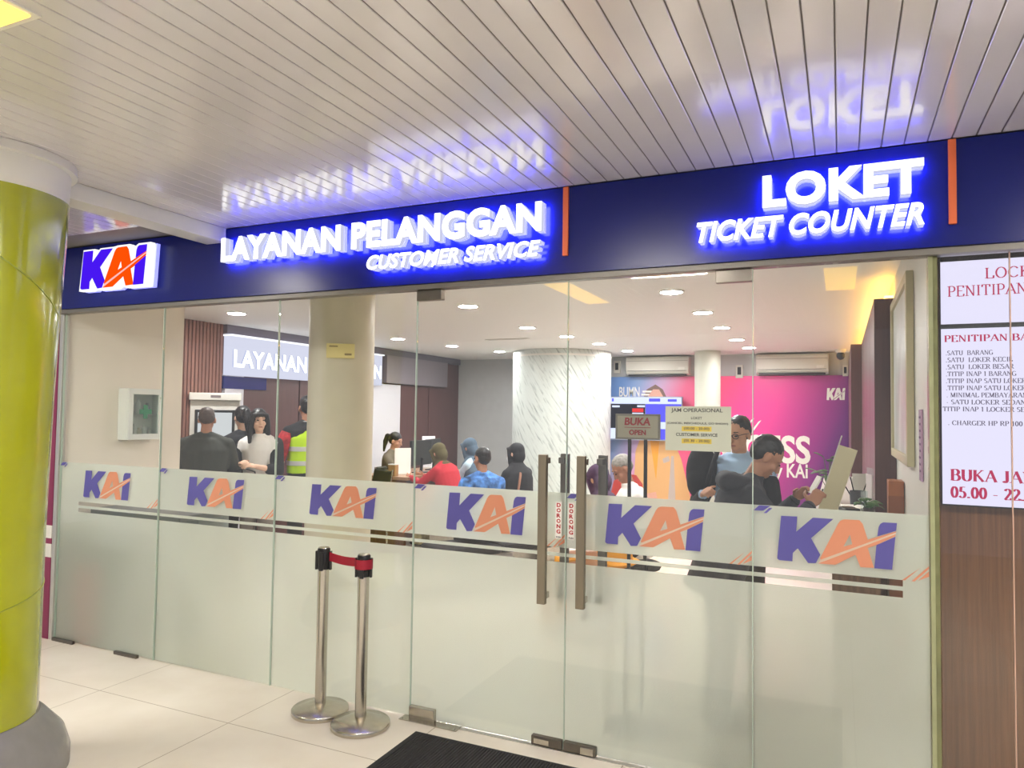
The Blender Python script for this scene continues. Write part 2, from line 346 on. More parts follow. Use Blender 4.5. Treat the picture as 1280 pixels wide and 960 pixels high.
# walls of the office
struct(MB().box(-6.5, 0.45, 8.2, 8.35, 0, 2.6).build('wall_back', M_grey), 'grey back wall of the office', 'wall')
struct(MB().box(-6.5, -6.35, 1.06, 8.2, 0, 2.6).build('wall_left', M_woodd), 'dark brown panelled left wall of the office', 'wall')
struct(MB().box(-6.5, -5.12, 0.03, 1.05, 0, 2.6).build('wall_left', M_cream), 'cream wall carrying the first aid cabinet', 'wall')
struct(MB().box(0.334, 0.362, 0.061, 8.2, 0, 2.6).build('wall_right', M_white), 'white right wall of the office beside the glass', 'wall')
struct(MB().box(-6.5, 0.45, 0.121, 8.35, 2.6, 2.7).build('ceiling', mat('office_ceiling', rgb(238,236,232), 0.5)), 'smooth white office ceiling with round downlights', 'ceiling')

# left end of the shopfront: maroon panel with two white bands
b = MB().box(-5.34, -5.135, -0.02, 0.028, 0.0, 2.34, 0)
b.box(-5.341, -5.134, -0.021, 0.0, 0.575, 0.67, 1).box(-5.341, -5.134, -0.021, 0.0, 0.71, 0.80, 1)
struct(b.build('wall_front', [mat('maroon_panel', rgb(126,34,74), 0.4), M_white]), 'maroon wall strip with two white bands beside the green column', 'wall')
struct(MB().box(-10, -5.345, 0.0, 0.15, 0, 2.8).build('wall_front', M_cream), 'cream wall left of the shopfront', 'wall')
struct(MB().box(-5.6, -3.3, 0.025, 0.15, 2.80, 3.1).build('wall_front', M_grey), 'grey wall above the fascia', 'wall')
struct(MB().box(-5.13, -5.095, -0.02, 0.028, 0.0, 2.317).build('trim_4', M_alu, bevel=0.003), 'slim aluminium upright at the left end of the glass', 'frame')

# right jamb and the laminate wall with the display
b = MB().box(0.329, 0.345, -0.012, 0.06, 0, 2.317).box(0.345, 0.362, -0.006, 0.06, 0, 2.317, 1)
struct(b.build('trim_5', [mat('jamb_pale', rgb(150,154,116), 0.3, var=0.1, vscale=14), mat('jamb_olive', rgb(116,118,80), 0.3, var=0.22, vscale=10)]), 'olive glass-edged jamb between the last pane and the laminate wall', 'frame')
struct(MB().box(0.363, 2.6, 0.16, 0.26, 0, 2.6).build('wall_right', mat('laminate_dark', rgb(104,68,42), 0.35, var=0.25, vscale=7, stretch=(14,14,0.4))), 'brown laminate wall behind the glass under the display', 'wall')
struct(MB().box(2.6, 5, 0.0, 0.26, 0, 2.8).build('wall_right', M_cream), 'cream wall beyond the laminate wall', 'wall')

# green column at the left
b = MB(); cx, cy = -3.552, -1.45
b.lathe([(0.298,0.24),(0.300,1.1),(0.312,1.7),(0.330,2.2),(0.346,2.60)], (cx,cy,0), 64, 0)
gcol = b.build('column', mat('lime_wrap', rgb(156,160,20), 0.16, var=0.10, vscale=2.5, bump=0.05, bscale=5, coat=0.6), smooth='auto')
struct(gcol, 'glossy lime green wrapped column at the left', 'column')
MB().lathe([(0.342,2.601),(0.348,2.735),(0.372,2.74),(0.372,2.778)], (cx,cy,0), 64).build('capital', M_white, gcol, smooth='auto')
MB().lathe([(0.43,0.0),(0.43,0.07),(0.405,0.15),(0.33,0.24),(0.305,0.262),(0.29,0.262)], (cx,cy,0), 64).build('base', mat('grey_stone', rgb(128,126,124), 0.25, var=0.15, vscale=5), gcol, smooth='auto')
pts = []
for i in range(60):
    t = i/59.0; a = math.radians(-150+t*330); pts.append((cx+0.3005*math.cos(a), cy+0.3005*math.sin(a), 1.10-0.5*t if False else 0.62+0.35*t))
MB().tube(pts, 0.0022, 6).build('wrap_seam', mat('seam', rgb(140,150,40), 0.4), gcol, smooth=True)
pts = []
for i in range(40):
    t = i/39.0; a = math.radians(-100+t*140); z_ = 2.58-0.5*t; r_ = 0.3465-(2.6-z_)*0.040; pts.append((cx+r_*math.cos(a), cy+r_*math.sin(a), z_))
MB().tube(pts, 0.003, 6).build('wrap_seam', MATS['seam'], gcol, smooth=True)

# columns inside
struct(MB().lathe([(0.243,0),(0.243,2.598)], (-3.45,1.05,0), 48).build('column', mat('beige_column', rgb(206,198,178), 0.45, var=0.03), smooth='auto'), 'beige round column just inside the glass', 'column')
def marble_mat():
    m = M_marble; nt = m.node_tree; N = nt.nodes.new; L = nt.links.new; b = nt.nodes['Principled BSDF']
    tc = N('ShaderNodeTexCoord'); sp = N('ShaderNodeSeparateXYZ'); L(tc.outputs['Object'], sp.inputs[0])
    an = N('ShaderNodeMath'); an.operation = 'ARCTAN2'; L(sp.outputs['X'], an.inputs[0]); L(sp.outputs['Y'], an.inputs[1])
    cb = N('ShaderNodeCombineXYZ'); L(an.outputs[0], cb.inputs[0]); L(sp.outputs['Z'], cb.inputs[1])
    mp = N('ShaderNodeMapping'); mp.inputs['Rotation'].default_value = (0,0,math.radians(-50)); mp.inputs['Scale'].default_value = (4,26,1); L(cb.outputs[0], mp.inputs[0])
    mp2 = N('ShaderNodeMapping'); mp2.vector_type = 'TEXTURE'; mp2.inputs['Rotation'].default_value = (0,0,math.radians(48)); mp2.inputs['Scale'].default_value = (0.30,0.040,1); L(cb.outputs[0], mp2.inputs[0])
    n = N('ShaderNodeTexNoise'); n.inputs['Scale'].default_value = 1.0; n.inputs['Detail'].default_value = 3; L(mp2.outputs[0], n.inputs['Vector'])
    r = N('ShaderNodeValToRGB'); e = r.color_ramp.elements; e[0].position = .30; e[1].position = .46; e[0].color = (*rgb(150,160,156),1); e[1].color = (*rgb(204,211,206),1); L(n.outputs['Fac'], r.inputs[0])
    L(r.outputs[0], b.inputs['Base Color'])
    bp = N('ShaderNodeBump'); bp.inputs['Strength'].default_value = .35; bp.inputs['Distance'].default_value = .02; L(n.outputs['Fac'], bp.inputs['Height']); L(bp.outputs[0], b.inputs['Normal'])
marble_mat()
mc = MB().lathe([(0.76,0),(0.76,2.598)], (0,0,0), 72).build('column', M_marble, smooth='auto'); mc.location = (-3.95,7.15,0)
struct(mc, 'wide white marble-clad column at the back of the office', 'column')
MB().lathe([(0.765,2.50),(0.765,2.53)], (0,0,0), 72).build('band', M_white, mc, smooth='auto')
struct(MB().lathe([(0.185,0),(0.185,2.598)], (-1.79,7.5,0), 40).build('column', mat('pale_column', rgb(198,200,188), 0.45), smooth='auto'), 'slim pale column in front of the pink mural', 'column')

# left wall: slat wood, panels, bulkhead
b = MB(); y = 1.10
while y < 2.62: b.box(-6.348, -6.31, y, y+0.032, 0, 2.598); y += 0.048
struct(b.build('wall_left', M_woods), 'vertical brown timber slats on the left wall behind the kiosk', 'wall')
b = MB()
for (y0, y1) in ((2.95,3.9),(3.92,4.85),(4.87,5.38),(6.24,7.1),(7.12,8.02)): b.box(-6.348, -6.32, y0, y1, 0.0, 2.05)
struct(b.build('wall_left', M_woodd, bevel=0.004), 'dark maroon brown wall panels behind the service desks', 'wall')
struct(MB().box(-6.349, -6.26, 2.63, 8.1, 2.5, 2.598).build('trim_6', mat('bulkhead_grey', rgb(104,98,112), 0.5)), 'grey bulkhead strip along the top of the left wall', 'trim')
struct(MB().box(-6.349, -6.24, 5.75, 7.6, 2.08, 2.499).build('trim_7', mat('bulkhead_mauve', rgb(128,120,128), 0.5)), 'mauve grey boxing above the far service desk', 'trim')
struct(MB().box(-6.349, -6.30, 2.66, 2.94, 0, 2.04).box(-6.349, -6.30, 5.40, 6.22, 0, 2.06).build('wall_left', mat('white_panel', rgb(214,212,220), 0.4)), 'white wall panels between the brown ones', 'wall')
struct(MB().box(-6.345, -6.298, 2.635, 3.3, 1.88, 2.02).build('trim_8', M_navy), 'short dark blue band under the lit header', 'trim')
# right wall: ticket office cladding and cove
b = MB()
for y0 in (2.0, 2.82, 3.64, 4.46): b.box(0.205, 0.333, y0, y0+0.81, 0, 2.45)
b.box(0.10, 0.333, 5.30, 8.0, 0, 2.45)
struct(b.build('wall_right', mat('ticket_panel', rgb(84,52,50), 0.35, var=0.15, vscale=6, stretch=(10,10,.3)), bevel=0.004), 'dark brown cladding of the ticket office on the right', 'wall')
struct(MB().box(0.27, 0.325, 2.05, 7.9, 2.455, 2.475).build('trim_9', emis('cove_amber', (1,0.52,0.08), LAMP_COVE)), 'amber cove light on top of the ticket office cladding', 'light')
struct(MB().box(0.320, 0.333, 0.11, 2.0, 0, 0.1).build('baseboard_right', M_white, bevel=0.003), 'white skirting on the right wall', 'skirting')

# ================================================================== glass front
JX = [-5.09, -4.093, -3.109, -2.128, -1.244, -0.3595, 0.327]
LOGO_C = [(-4.83,-4.36,1.02,1.21),(-3.83,-3.35,1.03,1.215),(-2.84,-2.37,1.04,1.22),(-1.92,-1.46,1.025,1.225),(-1.04,-0.57,1.025,1.222),(-0.257,0.209,1.0205,1.219)]
LG_K = [(0.035,0.982),(0.177,0.989),(0.168,0.658),(0.311,0.987),(0.485,0.988),(0.296,0.541),(0.374,0.2),(0.335,0.012),(0.27,0.0),(0.181,0.299),(0.138,0.19),(0.134,0.007),(0.019,0.006),(0.0,0.04)]
LG_A = [(0.372,0.128),(0.523,0.893),(0.545,0.965),(0.574,0.994),(0.7,1.0),(0.727,0.923),(0.767,0.602),(0.993,0.817),(0.993,0.796),(0.378,0.099)]
LG_AH = [(0.622,0.681),(0.568,0.416),(0.64,0.48)]
LG_IU = [(0.844,0.687),(0.854,0.876),(0.868,0.95),(0.891,0.987),(1.0,0.991),(0.994,0.832)]
LG_IL = [(0.836,0.501),(0.987,0.705),(0.96,0.019),(0.818,0.016)]
LG_SW = [(0.356,0.01),(0.991,0.76),(0.984,0.711),(0.834,0.501),(0.767,0.427),(0.815,0.024),(0.706,0.014),(0.666,0.263),(0.5,0.015)]
LG_GAP = [(0.378,0.099),(0.993,0.796),(0.991,0.76),(0.356,0.01)]
def logo_into(mb, O, U, V, N, x0, x1, z0, z1, t0, t1, blue=0, orange=1, gap=None):
    S = lambda L: [(x0+p[0]*(x1-x0), z0+p[1]*(z1-z0)) for p in L]
    mb.poly(S(LG_K), O, U, V, N, t0, t1, mi=blue); mb.poly(S(LG_IU), O, U, V, N, t0, t1, mi=blue); mb.poly(S(LG_IL), O, U, V, N, t0, t1, mi=blue)
    mb.poly(S(LG_A), O, U, V, N, t0, t1, holes=[S(LG_AH)], mi=orange); mb.poly(S(LG_SW), O, U, V, N, t0, t1, mi=orange)
    if gap is not None: mb.poly(S(LG_GAP), O, U, V, N, t0, t1, mi=gap)
STR = [(0.911,0.939),(0.957,0.983)]                  # clear lines left in the film
PANES = [('window_1','leftmost fixed glass pane in front of the first aid cabinet'),('window_2','fixed glass pane in front of the standing queue'),('window_3','fixed glass pane behind the two barrier posts'),
         ('door_1','left swing glass door with the floor hinge'),('door_2','right swing glass door with the opening hours notice'),('window_4','fixed glass pane in front of the man in the hoodie')]
def film_rects(xa, xb, i):
    s0, s1 = xa, xb
    if i == 0: s0 = xa+0.19
    if i == 5: s1 = xb-0.095
    R = [(xa, xb, 0.006, STR[0][0]), (xa, xb, STR[0][1], STR[1][0]), (xa, xb, STR[1][1], 1.255)]
    if s0 > xa: R += [(xa, s0, *STR[0]), (xa, s0, *STR[1])]
    if s1 < xb: R += [(s1, xb, *STR[0]), (s1, xb, *STR[1])]
    return R
for i, (nm, lb) in enumerate(PANES):
    xa, xb = JX[i]+0.002, JX[i+1]-0.002; is_door = nm.startswith('door'); z0 = 0.006
    g = MB().box(xa, xb, -0.006, 0.006, z0, 2.316).build(nm, M_glass); struct(g, lb, 'glass door' if is_door else 'glass pane')
    b = MB()
    for (a, c, p, q) in film_rects(xa, xb, i): b.add([(a,0.0085,p),(c,0.0085,p),(c,0.0085,q),(a,0.0085,q)], [(0,1,2,3)])
    b.build('frosted_film', M_film, g)
    b = MB(); L = LOGO_C[i]; logo_into(b, (0,-0.0068,0), XR, ZU, YF, *L, 0.0, 0.0006, 0, 1, 2)
    b.build('film_logo', [M_fblue, M_forange, M_fcream], g)
    b = MB(); O = (0,-0.0068,0); e = JX[i]+0.004
    b.poly([(e,1.232),(e+0.023,1.255),(e+0.07,1.255),(e+0.04,1.232)], O, XR, ZU, YF, 0, 0.0006, mi=0)
    b.poly([(e+0.042,1.222),(e+0.065,1.246),(e+0.079,1.247),(e+0.055,1.223)], O, XR, ZU, YF, 0, 0.0006, mi=0)
    r = JX[i+1]-0.004
    b.poly([(r-0.063,0.985),(r,1.052),(r,1.041),(r-0.052,0.985)], O, XR, ZU, YF, 0, 0.0006, mi=1)
    b.poly([(r-0.039,0.990),(r,1.031),(r,1.010)], O, XR, ZU, YF, 0, 0.0006, mi=1)
    b.poly([(r-0.097,0.986),(r-0.031,1.042),(r-0.086,0.986)], O, XR, ZU, YF, 0, 0.0006, mi=1)
    b.build('film_corner_mark', [M_fblue, M_forange], g)
    b = MB().box(JX[i]-0.0018, JX[i]+0.0018, -0.007, 0.007, z0, 2.316); b.build('pane_edge', M_edge, g)
    if is_door:
        hx = -1.342 if nm == 'door_1' else -1.142
        h = MB().box(hx-0.021, hx+0.021, -0.085, -0.055, 0.716, 1.446).build('pull_handle', M_handle, g, bevel=0.002); h['label'] = 'long square steel pull handle'
        MB().box(hx-0.015, hx+0.015, -0.0549, -0.0065, 0.735, 0.765).box(hx-0.015, hx+0.015, -0.0549, -0.0065, 1.40, 1.43).build('handle_mount', M_steel, h, bevel=0.002)
        MB().box(hx-0.021+0.065, hx+0.021+0.065, 0.055, 0.085, 0.716, 1.446).box(hx+0.05, hx+0.08, 0.0095, 0.0549, 0.735, 0.765).box(hx+0.05, hx+0.08, 0.0095, 0.0549, 1.40, 1.43).build('pull_handle', M_steeld, g, bevel=0.002)
        sx = -1.2805 if nm == 'door_1' else -1.214
        st = MB().box(sx-0.017, sx+0.017, -0.0088, -0.0078, 1.028, 1.212).build('push_sticker', M_paper, g); st['label'] = 'white sticker with red letters reading DORONG'
        b = MB()
        for k, c in enumerate('DORONG'): text_into(b, c, (0,-0.0088,0), XR, ZU, YF, sx-0.0105, sx+0.0105, 1.185-k*0.0262, 1.205-k*0.0262, 0.0, 0.0006, offset=0.04)
        b.build('sticker_lettering', M_red, st)
        text_into(MB(), 'PUSH', (0,-0.0088,0), XR, ZU, YF, sx-0.012, sx+0.012, 1.032, 1.041, 0.0, 0.0006, offset=0.02).build('sticker_lettering', M_black, st)
        # patch fittings
        if nm == 'door_1':
            MB().box(xa, xa+0.16, -0.017, 0.017, 2.258, 2.316).build('top_patch', M_steeld, g, bevel=0.003)
            MB().box(xa, xa+0.155, -0.018, 0.018, 0.004, 0.066).build('bottom_patch', M_steel, g, bevel=0.003)
            p = MB().box(xb-0.165, xb-0.001, -0.018, 0.018, 0.006, 0.05).build('lock_patch', M_steeld, g, bevel=0.003)
            MB().box(xb-0.15, xb-0.07, -0.021, -0.0182, 0.014, 0.040).build('lock_plate', M_steel, p, bevel=0.002)
        else:
            MB().box(xb-0.16, xb, -0.017, 0.017, 2.258, 2.316).build('top_patch', M_steeld, g, bevel=0.003)
            MB().box(xb-0.155, xb, -0.018, 0.018, 0.004, 0.066).build('bottom_patch', M_steel, g, bevel=0.003)
            p = MB().box(xa+0.001, xa+0.165, -0.018, 0.018, 0.006, 0.05).build('lock_patch', M_steeld, g, bevel=0.003)
            MB().box(xa+0.09, xa+0.155, -0.024, -0.0182, 0.010, 0.044).build('lock_plate', M_steel, p, bevel=0.002)
# shop glass in front of the display
for k, (xa, xb, lb) in enumerate(((0.365, 0.609, 'narrow glass pane in front of the lit display'), (0.613, 1.6, 'wide glass pane in front of the lit display'), (1.604, 2.6, 'glass pane at the far right of the laminate wall'))):
    g = struct(MB().box(xa, xb, -0.006, 0.006, 0.004, 2.316).build('window_%d' % (5+k), M_glass), lb, 'glass pane')
    MB().box(xb, xb+0.004, -0.007, 0.007, 0.004, 2.316).build('pane_edge', mat('joint_copper', rgb(196,160,140), 0.3), g)
# steel threshold and floor plates
struct(MB().box(-2.1, 0.327, -0.02, 0.03, 0.0, 0.003).build('trim_10', M_alu), 'thin metal threshold under the swing doors', 'threshold')

# ================================================================== lit letters on the fascia
M_face = emis('letter_face', (1.0,1.0,1.0), 1.5)
M_side = emis('letter_side', (0.72,0.74,1.0), 0.55)
M_halo = emis('letter_halo', (0.11,0.12,1.0), 44.0)
M_back = mat('letter_back_plate', rgb(196,200,236), 0.3, emit=(0.30,0.32,1.0), estr=0.75)
def lit_word(name, label, body, x0, x1, z0, z1, **kw):
    o = thing(name, label, 'sign letters', ((x0+x1)/2, -0.061, z0))
    a = MB(); O = (-(x0+x1)/2, 0, -z0)
    text_into(a, body, O, XR, ZU, YF, x0, x1, z0, z1, 0.058, 0.088, mi=0, side=1, back=1, **kw); a.build('letter_face', [M_face, M_side], o)
    a = MB(); text_into(a, body, O, XR, ZU, YF, x0, x1, z0, z1, 0.026, 0.050, mi=0, side=0, back=1, **kw); a.build('letter_backing', [M_back, M_halo], o)
    return o
BOLD = dict(offset=0.045, spacing=1.06)
lit_word('sign_lettering', 'large lit white letters reading LAYANAN PELANGGAN on the fascia', 'LAYANAN PELANGGAN', -3.45, -1.335, 2.545, 2.695, **BOLD)
lit_word('sign_lettering', 'small slanted lit letters reading CUSTOMER SERVICE on the fascia', 'CUSTOMER SERVICE', -2.37, -1.34, 2.422, 2.502, offset=0.03, shear=0.25, spacing=1.03)
lit_word('sign_lettering', 'large lit white letters reading LOKET on the fascia', 'LOKET', -0.305, 0.305, 2.548, 2.69, **BOLD)
lit_word('sign_lettering', 'small slanted lit letters reading TICKET COUNTER on the fascia', 'TICKET COUNTER', -0.585, 0.305, 2.42, 2.512, offset=0.03, shear=0.25, spacing=1.03)
# logo sign at the left end
o = thing('logo_sign', 'lit blue and orange logo sign on a white plate, left end of the fascia', 'sign', (-4.39,-0.061,2.44))
lx0, lx1, lz0, lz1 = -4.735, -4.10, 2.45, 2.715; O = (4.39,0,-2.44)
S = lambda L: [(lx0+p[0]*(lx1-lx0), lz0+p[1]*(lz1-lz0)) for p in L]
hull = [(-.03,-.035),(.16,-.035),(.2,.05),(.25,-.035),(.54,-.035),(.66,.10),(.69,-.035),(1.02,-.035),(1.05,1.04),(.87,1.04),(.80,.94),(.74,1.05),(.56,1.05),(.50,1.03),(.29,1.03),(.205,.87),(.20,1.03),(.02,1.03)]
MB().poly(S(hull), O, XR, ZU, YF, 0.050, 0.085, mi=0).build('white_plate', [emis('plate_white', (1,1,1), 0.75)], o)
MB().poly(S(hull), O, XR, ZU, YF, 0.012, 0.038).build('back_plate', M_back, o)
b = MB(); logo_into(b, O, XR, ZU, YF, lx0, lx1, lz0, lz1, 0.0852, 0.091, 0, 1, 2)
b.build('logo_letters', [emis('lit_blue', (0.07,0.01,0.95), 0.62), emis('lit_orange', (1.0,0.085,0.002), 0.66), emis('lit_pink', (1.0,0.55,0.5), 0.66)], o)

# ================================================================== lit display on the laminate wall
o = thing('led_display', 'lit white locker price display in two panels at the right edge', 'display', (0.386,0.12,1.29))
OD = (0,-0.0,0); DX = 0.386
loc = lambda mb: mb
d = MB().box(0.0, 1.30, -0.008, 0.036, 0.0, 1.045).build('housing', M_black, o)
for nm, z0, z1 in (('upper_screen',0.758,1.022),('lower_screen',0.006,0.738)):
    s = MB().box(0.0, 1.28, -0.012, -0.0085, z0, z1).build(nm, emis('screen_white', (0.82,0.78,1.0), 0.70), o)
    R = MB(); T = MB()
    t_ = lambda m, s_, u0, u1, v, h, bold=.16, thin=.06: serif_into(m, s_, (0,-0.0125,0), XR, ZU, YF, u0, u1, v, h, 0, 0.0008, bold=bold, thin=thin)
    if nm == 'upper_screen':
        t_(R, 'LOCKER', 0.160, 0.40, 0.943, 0.043, .12); t_(R, 'PENITIPAN BARANG', 0.026, 0.545, 0.874, 0.043, .12)
    else:
        t_(R, 'PENITIPAN BARANG', 0.012, 0.428, 0.683, 0.027, .18)
        for k, (tx, u0, u1) in enumerate([('.SATU  BARANG',.016,.185),('.SATU  LOKER KECIL',.016,.252),('.SATU  LOKER BESAR',.016,.256),('.TITIP INAP 1 BARANG',.016,.264),('.TITIP INAP SATU LOKER KECIL',.016,.372),('.TITIP INAP SATU LOKER BESAR',.016,.376),('. MINIMAL PEMBAYARAN',.018,.30),('• SATU LOCKER SEDANG',.018,.312),('TITIP INAP 1 LOCKER SEDANG',.004,.360)]):
            t_(T, tx, u0, u1, 0.627-k*0.0293, 0.0185, .17, .06)
        t_(T, '. CHARGER HP RP 100 /', .022, .30, 0.335, 0.0185, .17, .06)
        t_(R, 'BUKA JAM', 0.030, 0.33, 0.105, 0.046, .22); t_(R, '05.00 - 22.00', 0.030, 0.345, 0.035, 0.044, .22)
    if R.v: R.build('heading_lettering', emis('screen_red', (0.62,0.03,0.12), 0.55), s)
    if T.v: T.build('price_lettering', emis('screen_grey', (0.16,0.13,0.20), 0.55), s)

# ================================================================== concourse things
def strip_lamp(x, y0, y1, lb):
    o = thing('ceiling_light', lb, 'ceiling light', (x,(y0+y1)/2,2.78), 0, 'amber strip lamps of the concourse ceiling'); h = (y1-y0)/2
    MB().box(-0.135, 0.135, -h-0.02, h+0.02, -0.006, -0.001).build('frame', M_white, o)
    MB().box(-0.115, 0.115, -h, h, -0.010, -0.0065).build('diffuser', emis('strip_amber', (1.0,0.60,0.05), LAMP_STRIP), o)
strip_lamp(-2.235, -3.6, -2.13, 'amber strip lamp in the concourse ceiling, corner showing at the top left')
strip_lamp(0.0, -3.55, -2.5, 'amber strip lamp in the concourse ceiling nearer the locker display')
for X, Y0, LB in ((-4.3,-1.75,'white panel lamp in the concourse ceiling outside the first aid cabinet'),(-1.25,-2.26,'added white panel lamp, lighting the concourse outside the swing doors'),(1.5,-1.95,'added white panel lamp, lighting the concourse outside the locker display')):  # door and locker lamps are unseen, added to brighten the concourse floor
    o = thing('ceiling_light', LB, 'ceiling light', (X,Y0,2.78), 0, 'white concourse lamps')
    MB().box(-0.32, 0.32, -0.135, 0.135, -0.012, -0.001).build('frame', M_white, o, bevel=0.003)
    MB().box(-0.30, 0.30, -0.115, 0.115, -0.016, -0.0125).build('diffuser', emis('hall_lamp', (1.0,0.95,0.89), HALL_LIGHT/3), o)

def stanchion(x, y, label):
    o = thing('barrier_post', label, 'barrier post', (x,y,0), 0, 'steel belt barrier posts')
    MB().lathe([(0.150,0.0),(0.153,0.004),(0.153,0.024),(0.148,0.030),(0.06,0.052),(0.034,0.058)], n=64).build('base', M_steel, o, smooth='auto')
    MB().lathe([(0.030,0.05),(0.030,0.86)], n=32).build('pole', M_steel, o, smooth='auto')
    h = MB().lathe([(0.0335,0.835),(0.0345,0.838),(0.0345,0.916),(0.032,0.921),(0.0,0.922)], n=32, caps=False)
    h.lathe([(0.0325,0.805),(0.0325,0.836)], n=32)
    h = h.build('belt_head', M_black, o, smooth='auto')
    MB().lathe([(0.0305,0.9225),(0.0295,0.926),(0.0,0.927)], n=32, caps=False).build('cap', M_steel, o, smooth='auto')
    b = MB()
    for a in (0, 90, 180, 270):
        s = len(b.v); b.box(-0.011, 0.011, -0.045, -0.033, 0.80, 0.905); b.rot(Matrix.Rotation(math.radians(a+20), 3, 'Z'), start=s)
    b.build('belt_slot', M_black, o, bevel=0.002)
    o.scale = (1,1,.967)
    return o
pa, pb = Vector((-2.600,-0.165,0)), Vector((-2.296,-0.215,0))
stanchion(pa.x, pa.y, 'steel barrier post with black head, farther left of the pair by the glass'); stanchion(pb.x, pb.y, 'steel barrier post holding the end of the red belt, nearer the doormat')
b = MB(); n = 14; vs = []; fs = []; d = (pb-pa).normalized(); q = Vector((-d.y,d.x,0))
for i in range(n+1):
    t = i/n; p = pa+d*0.047+(pb-pa-d*0.090)*t; sag = -0.007*math.sin(PI*t)-0.004*t
    for (off, z) in ((-0.0015,0.827),(0.0015,0.827),(0.0015,0.873),(-0.0015,0.873)): vs.append(p+q*off+Vector((0,0,z+sag)))
for i in range(n):
    for k in range(4): fs.append((i*4+k, i*4+(k+1)%4, (i+1)*4+(k+1)%4, (i+1)*4+k))
fs += [(3,2,1,0),(n*4,n*4+1,n*4+2,n*4+3)]; b.add(vs, fs)
s = len(b.v); b.lathe([(0.0462,0.820),(0.0462,0.870)], (pb.x,pb.y,0), 32, caps=False); b.lathe([(0.0475,0.820),(0.0475,0.870)], (pb.x,pb.y,0), 32, caps=False)
tag(b.build('barrier_belt', mat('red_webbing', rgb(150,16,42), 0.65, bump=0.1), smooth='auto'), 'short dark red belt stretched between the two steel posts', 'belt')

o = thing('doormat', 'black ribbed doormat in front of the swing doors', 'doormat', (-1.0,-0.66,0)); b = MB()
b.box(-1.0, 1.0, -0.5, 0.515, 0.001, 0.006); b.build('backing', mat('mat_edge', rgb(38,37,38), 0.8), o, bevel=0.002)
b = MB(); x = -0.975
while x < 0.97: b.box(x, x+0.009, -0.48, 0.495, 0.0061, 0.0105); x += 0.0155
b.build('ribs', mat('mat_rubber', rgb(46,45,46), 0.9, bump=0.2), o)
for (x0, lb) in ((-2.165,'steel floor spring cover at the hinge of the left swing door'),(-0.53,'steel floor spring cover at the hinge of the right swing door')):
    o = thing('floor_spring_cover', lb, 'floor plate', (x0,0,0))
    MB().box(0, 0.35, -0.055, 0.075, 0.0005, 0.005).build('plate', M_steel, o, bevel=0.0015)
    for (x, y) in ((.015,-.04),(.335,-.04),(.015,.06),(.335,.06)): MB().lathe([(0.006,0.005),(0.005,0.0065)], (x,y,0), 12).build('screw', M_steeld, o)
for (x0, lb) in ((-4.44,'small dark metal clamp at the foot of the glass near the green column'),(-5.08,'small dark metal clamp at the far left foot of the glass')):
    tag(MB().box(x0, x0+0.22, -0.03, -0.0075, 0.0, 0.022).build('glass_clamp', M_steeld, bevel=0.003), lb, 'clamp')

# ================================================================== office: signs near the glass
o = tag(MB().box(-0.755, -0.455, 0.0098, 0.0125, 1.485, 1.692).build('hours_notice', mat('notice_card', rgb(198,198,180), 0.6)), 'cream opening hours notice fixed to the right swing door', 'notice')
T = MB(); Y = MB(); N0 = (0,0.0095,0)
def nt(m, s, u0, u1, v0, v1, off=0.015, **kw): text_into(m, s, N0, XR, ZU, YF, u0, u1, v0, v1, 0.0004, 0.001, offset=off, **kw)
nt(T,'JAM OPERASIONAL',-.728,-.492,1.660,1.683); nt(T,'LOKET',-.635,-.585,1.632,1.644); nt(T,'(CANCEL, RESCHEDULE, GO SHOW)',-.747,-.468,1.606,1.618,.02)
nt(T,'CUSTOMER SERVICE',-.705,-.515,1.553,1.568); nt(T,'(00.00 - 20.00)',-.668,-.552,1.580,1.595); nt(T,'(05.30 - 20.00)',-.668,-.552,1.523,1.538)
Y.box(-.678,-.542,0.0094,0.0097,1.576,1.599).box(-.678,-.542,0.0094,0.0097,1.519,1.542)
T.build('notice_lettering', mat('ink', rgb(70,66,66), 0.7), o); Y.build('highlight', mat('highlighter', rgb(220,190,62), 0.7), o)

o = thing('open_sign', 'grey board on two black poles reading BUKA OPEN behind the right door', 'sign', (-1.0,0.45,0)); f = (-1.0,0.45)
MB().box(-.12,.12,-.012,.012,1.518,1.652).build('board', mat('board_grey', rgb(150,144,126), 0.45), o, bevel=0.003)
b = MB().box(-.122,.122,-.016,-.0125,1.516,1.526).box(-.122,.122,-.016,-.0125,1.644,1.654).box(-.122,-.112,-.016,-.0125,1.526,1.644).box(.112,.122,-.016,-.0125,1.526,1.644); b.build('board_rim', mat('rim_grey', rgb(112,106,96), 0.4), o)
b = MB(); text_into(b,'BUKA',(0,-0.0125,0),XR,ZU,YF,-.072,.070,1.592,1.634,0,0.003,offset=.03,shear=.1); text_into(b,'OPEN',(0,-0.0125,0),XR,ZU,YF,-.046,.046,1.540,1.568,0,0.003,offset=.03); b.box(-.072,.072,-.0145,-.0126,1.579,1.582)
b.build('board_lettering', mat('sign_red', rgb(140,28,34), 0.5), o)
for x in (-.046,.042): MB().box(x-.0085,x+.0085,-.010,.008,0.024,1.517).build('pole', M_black, o, bevel=.002)
MB().lathe([(0.16,0),(0.16,0.012),(0.05,0.024)], n=40).build('base', M_black, o, smooth='auto')
o = thing('reflected_notice', 'small cream sheet on the beige round column standing in for a reflected sign', 'notice', (-3.307,.850,2.03), math.radians(33)); MB().box(-.10,.10,-.012,.002,0,.105).build('sheet', mat('reflection_cream', rgb(226,210,150), 0.7), o, bevel=.002); b = MB().box(-.08,-.02,-.0135,-.0125,.08,.09).box(.03,.08,-.0135,-.0125,.02,.035); b.build('print_lines', mat('reflection_print', rgb(150,130,100), .7), o)  # sheet imitates the reflection of an outside sign in the glass

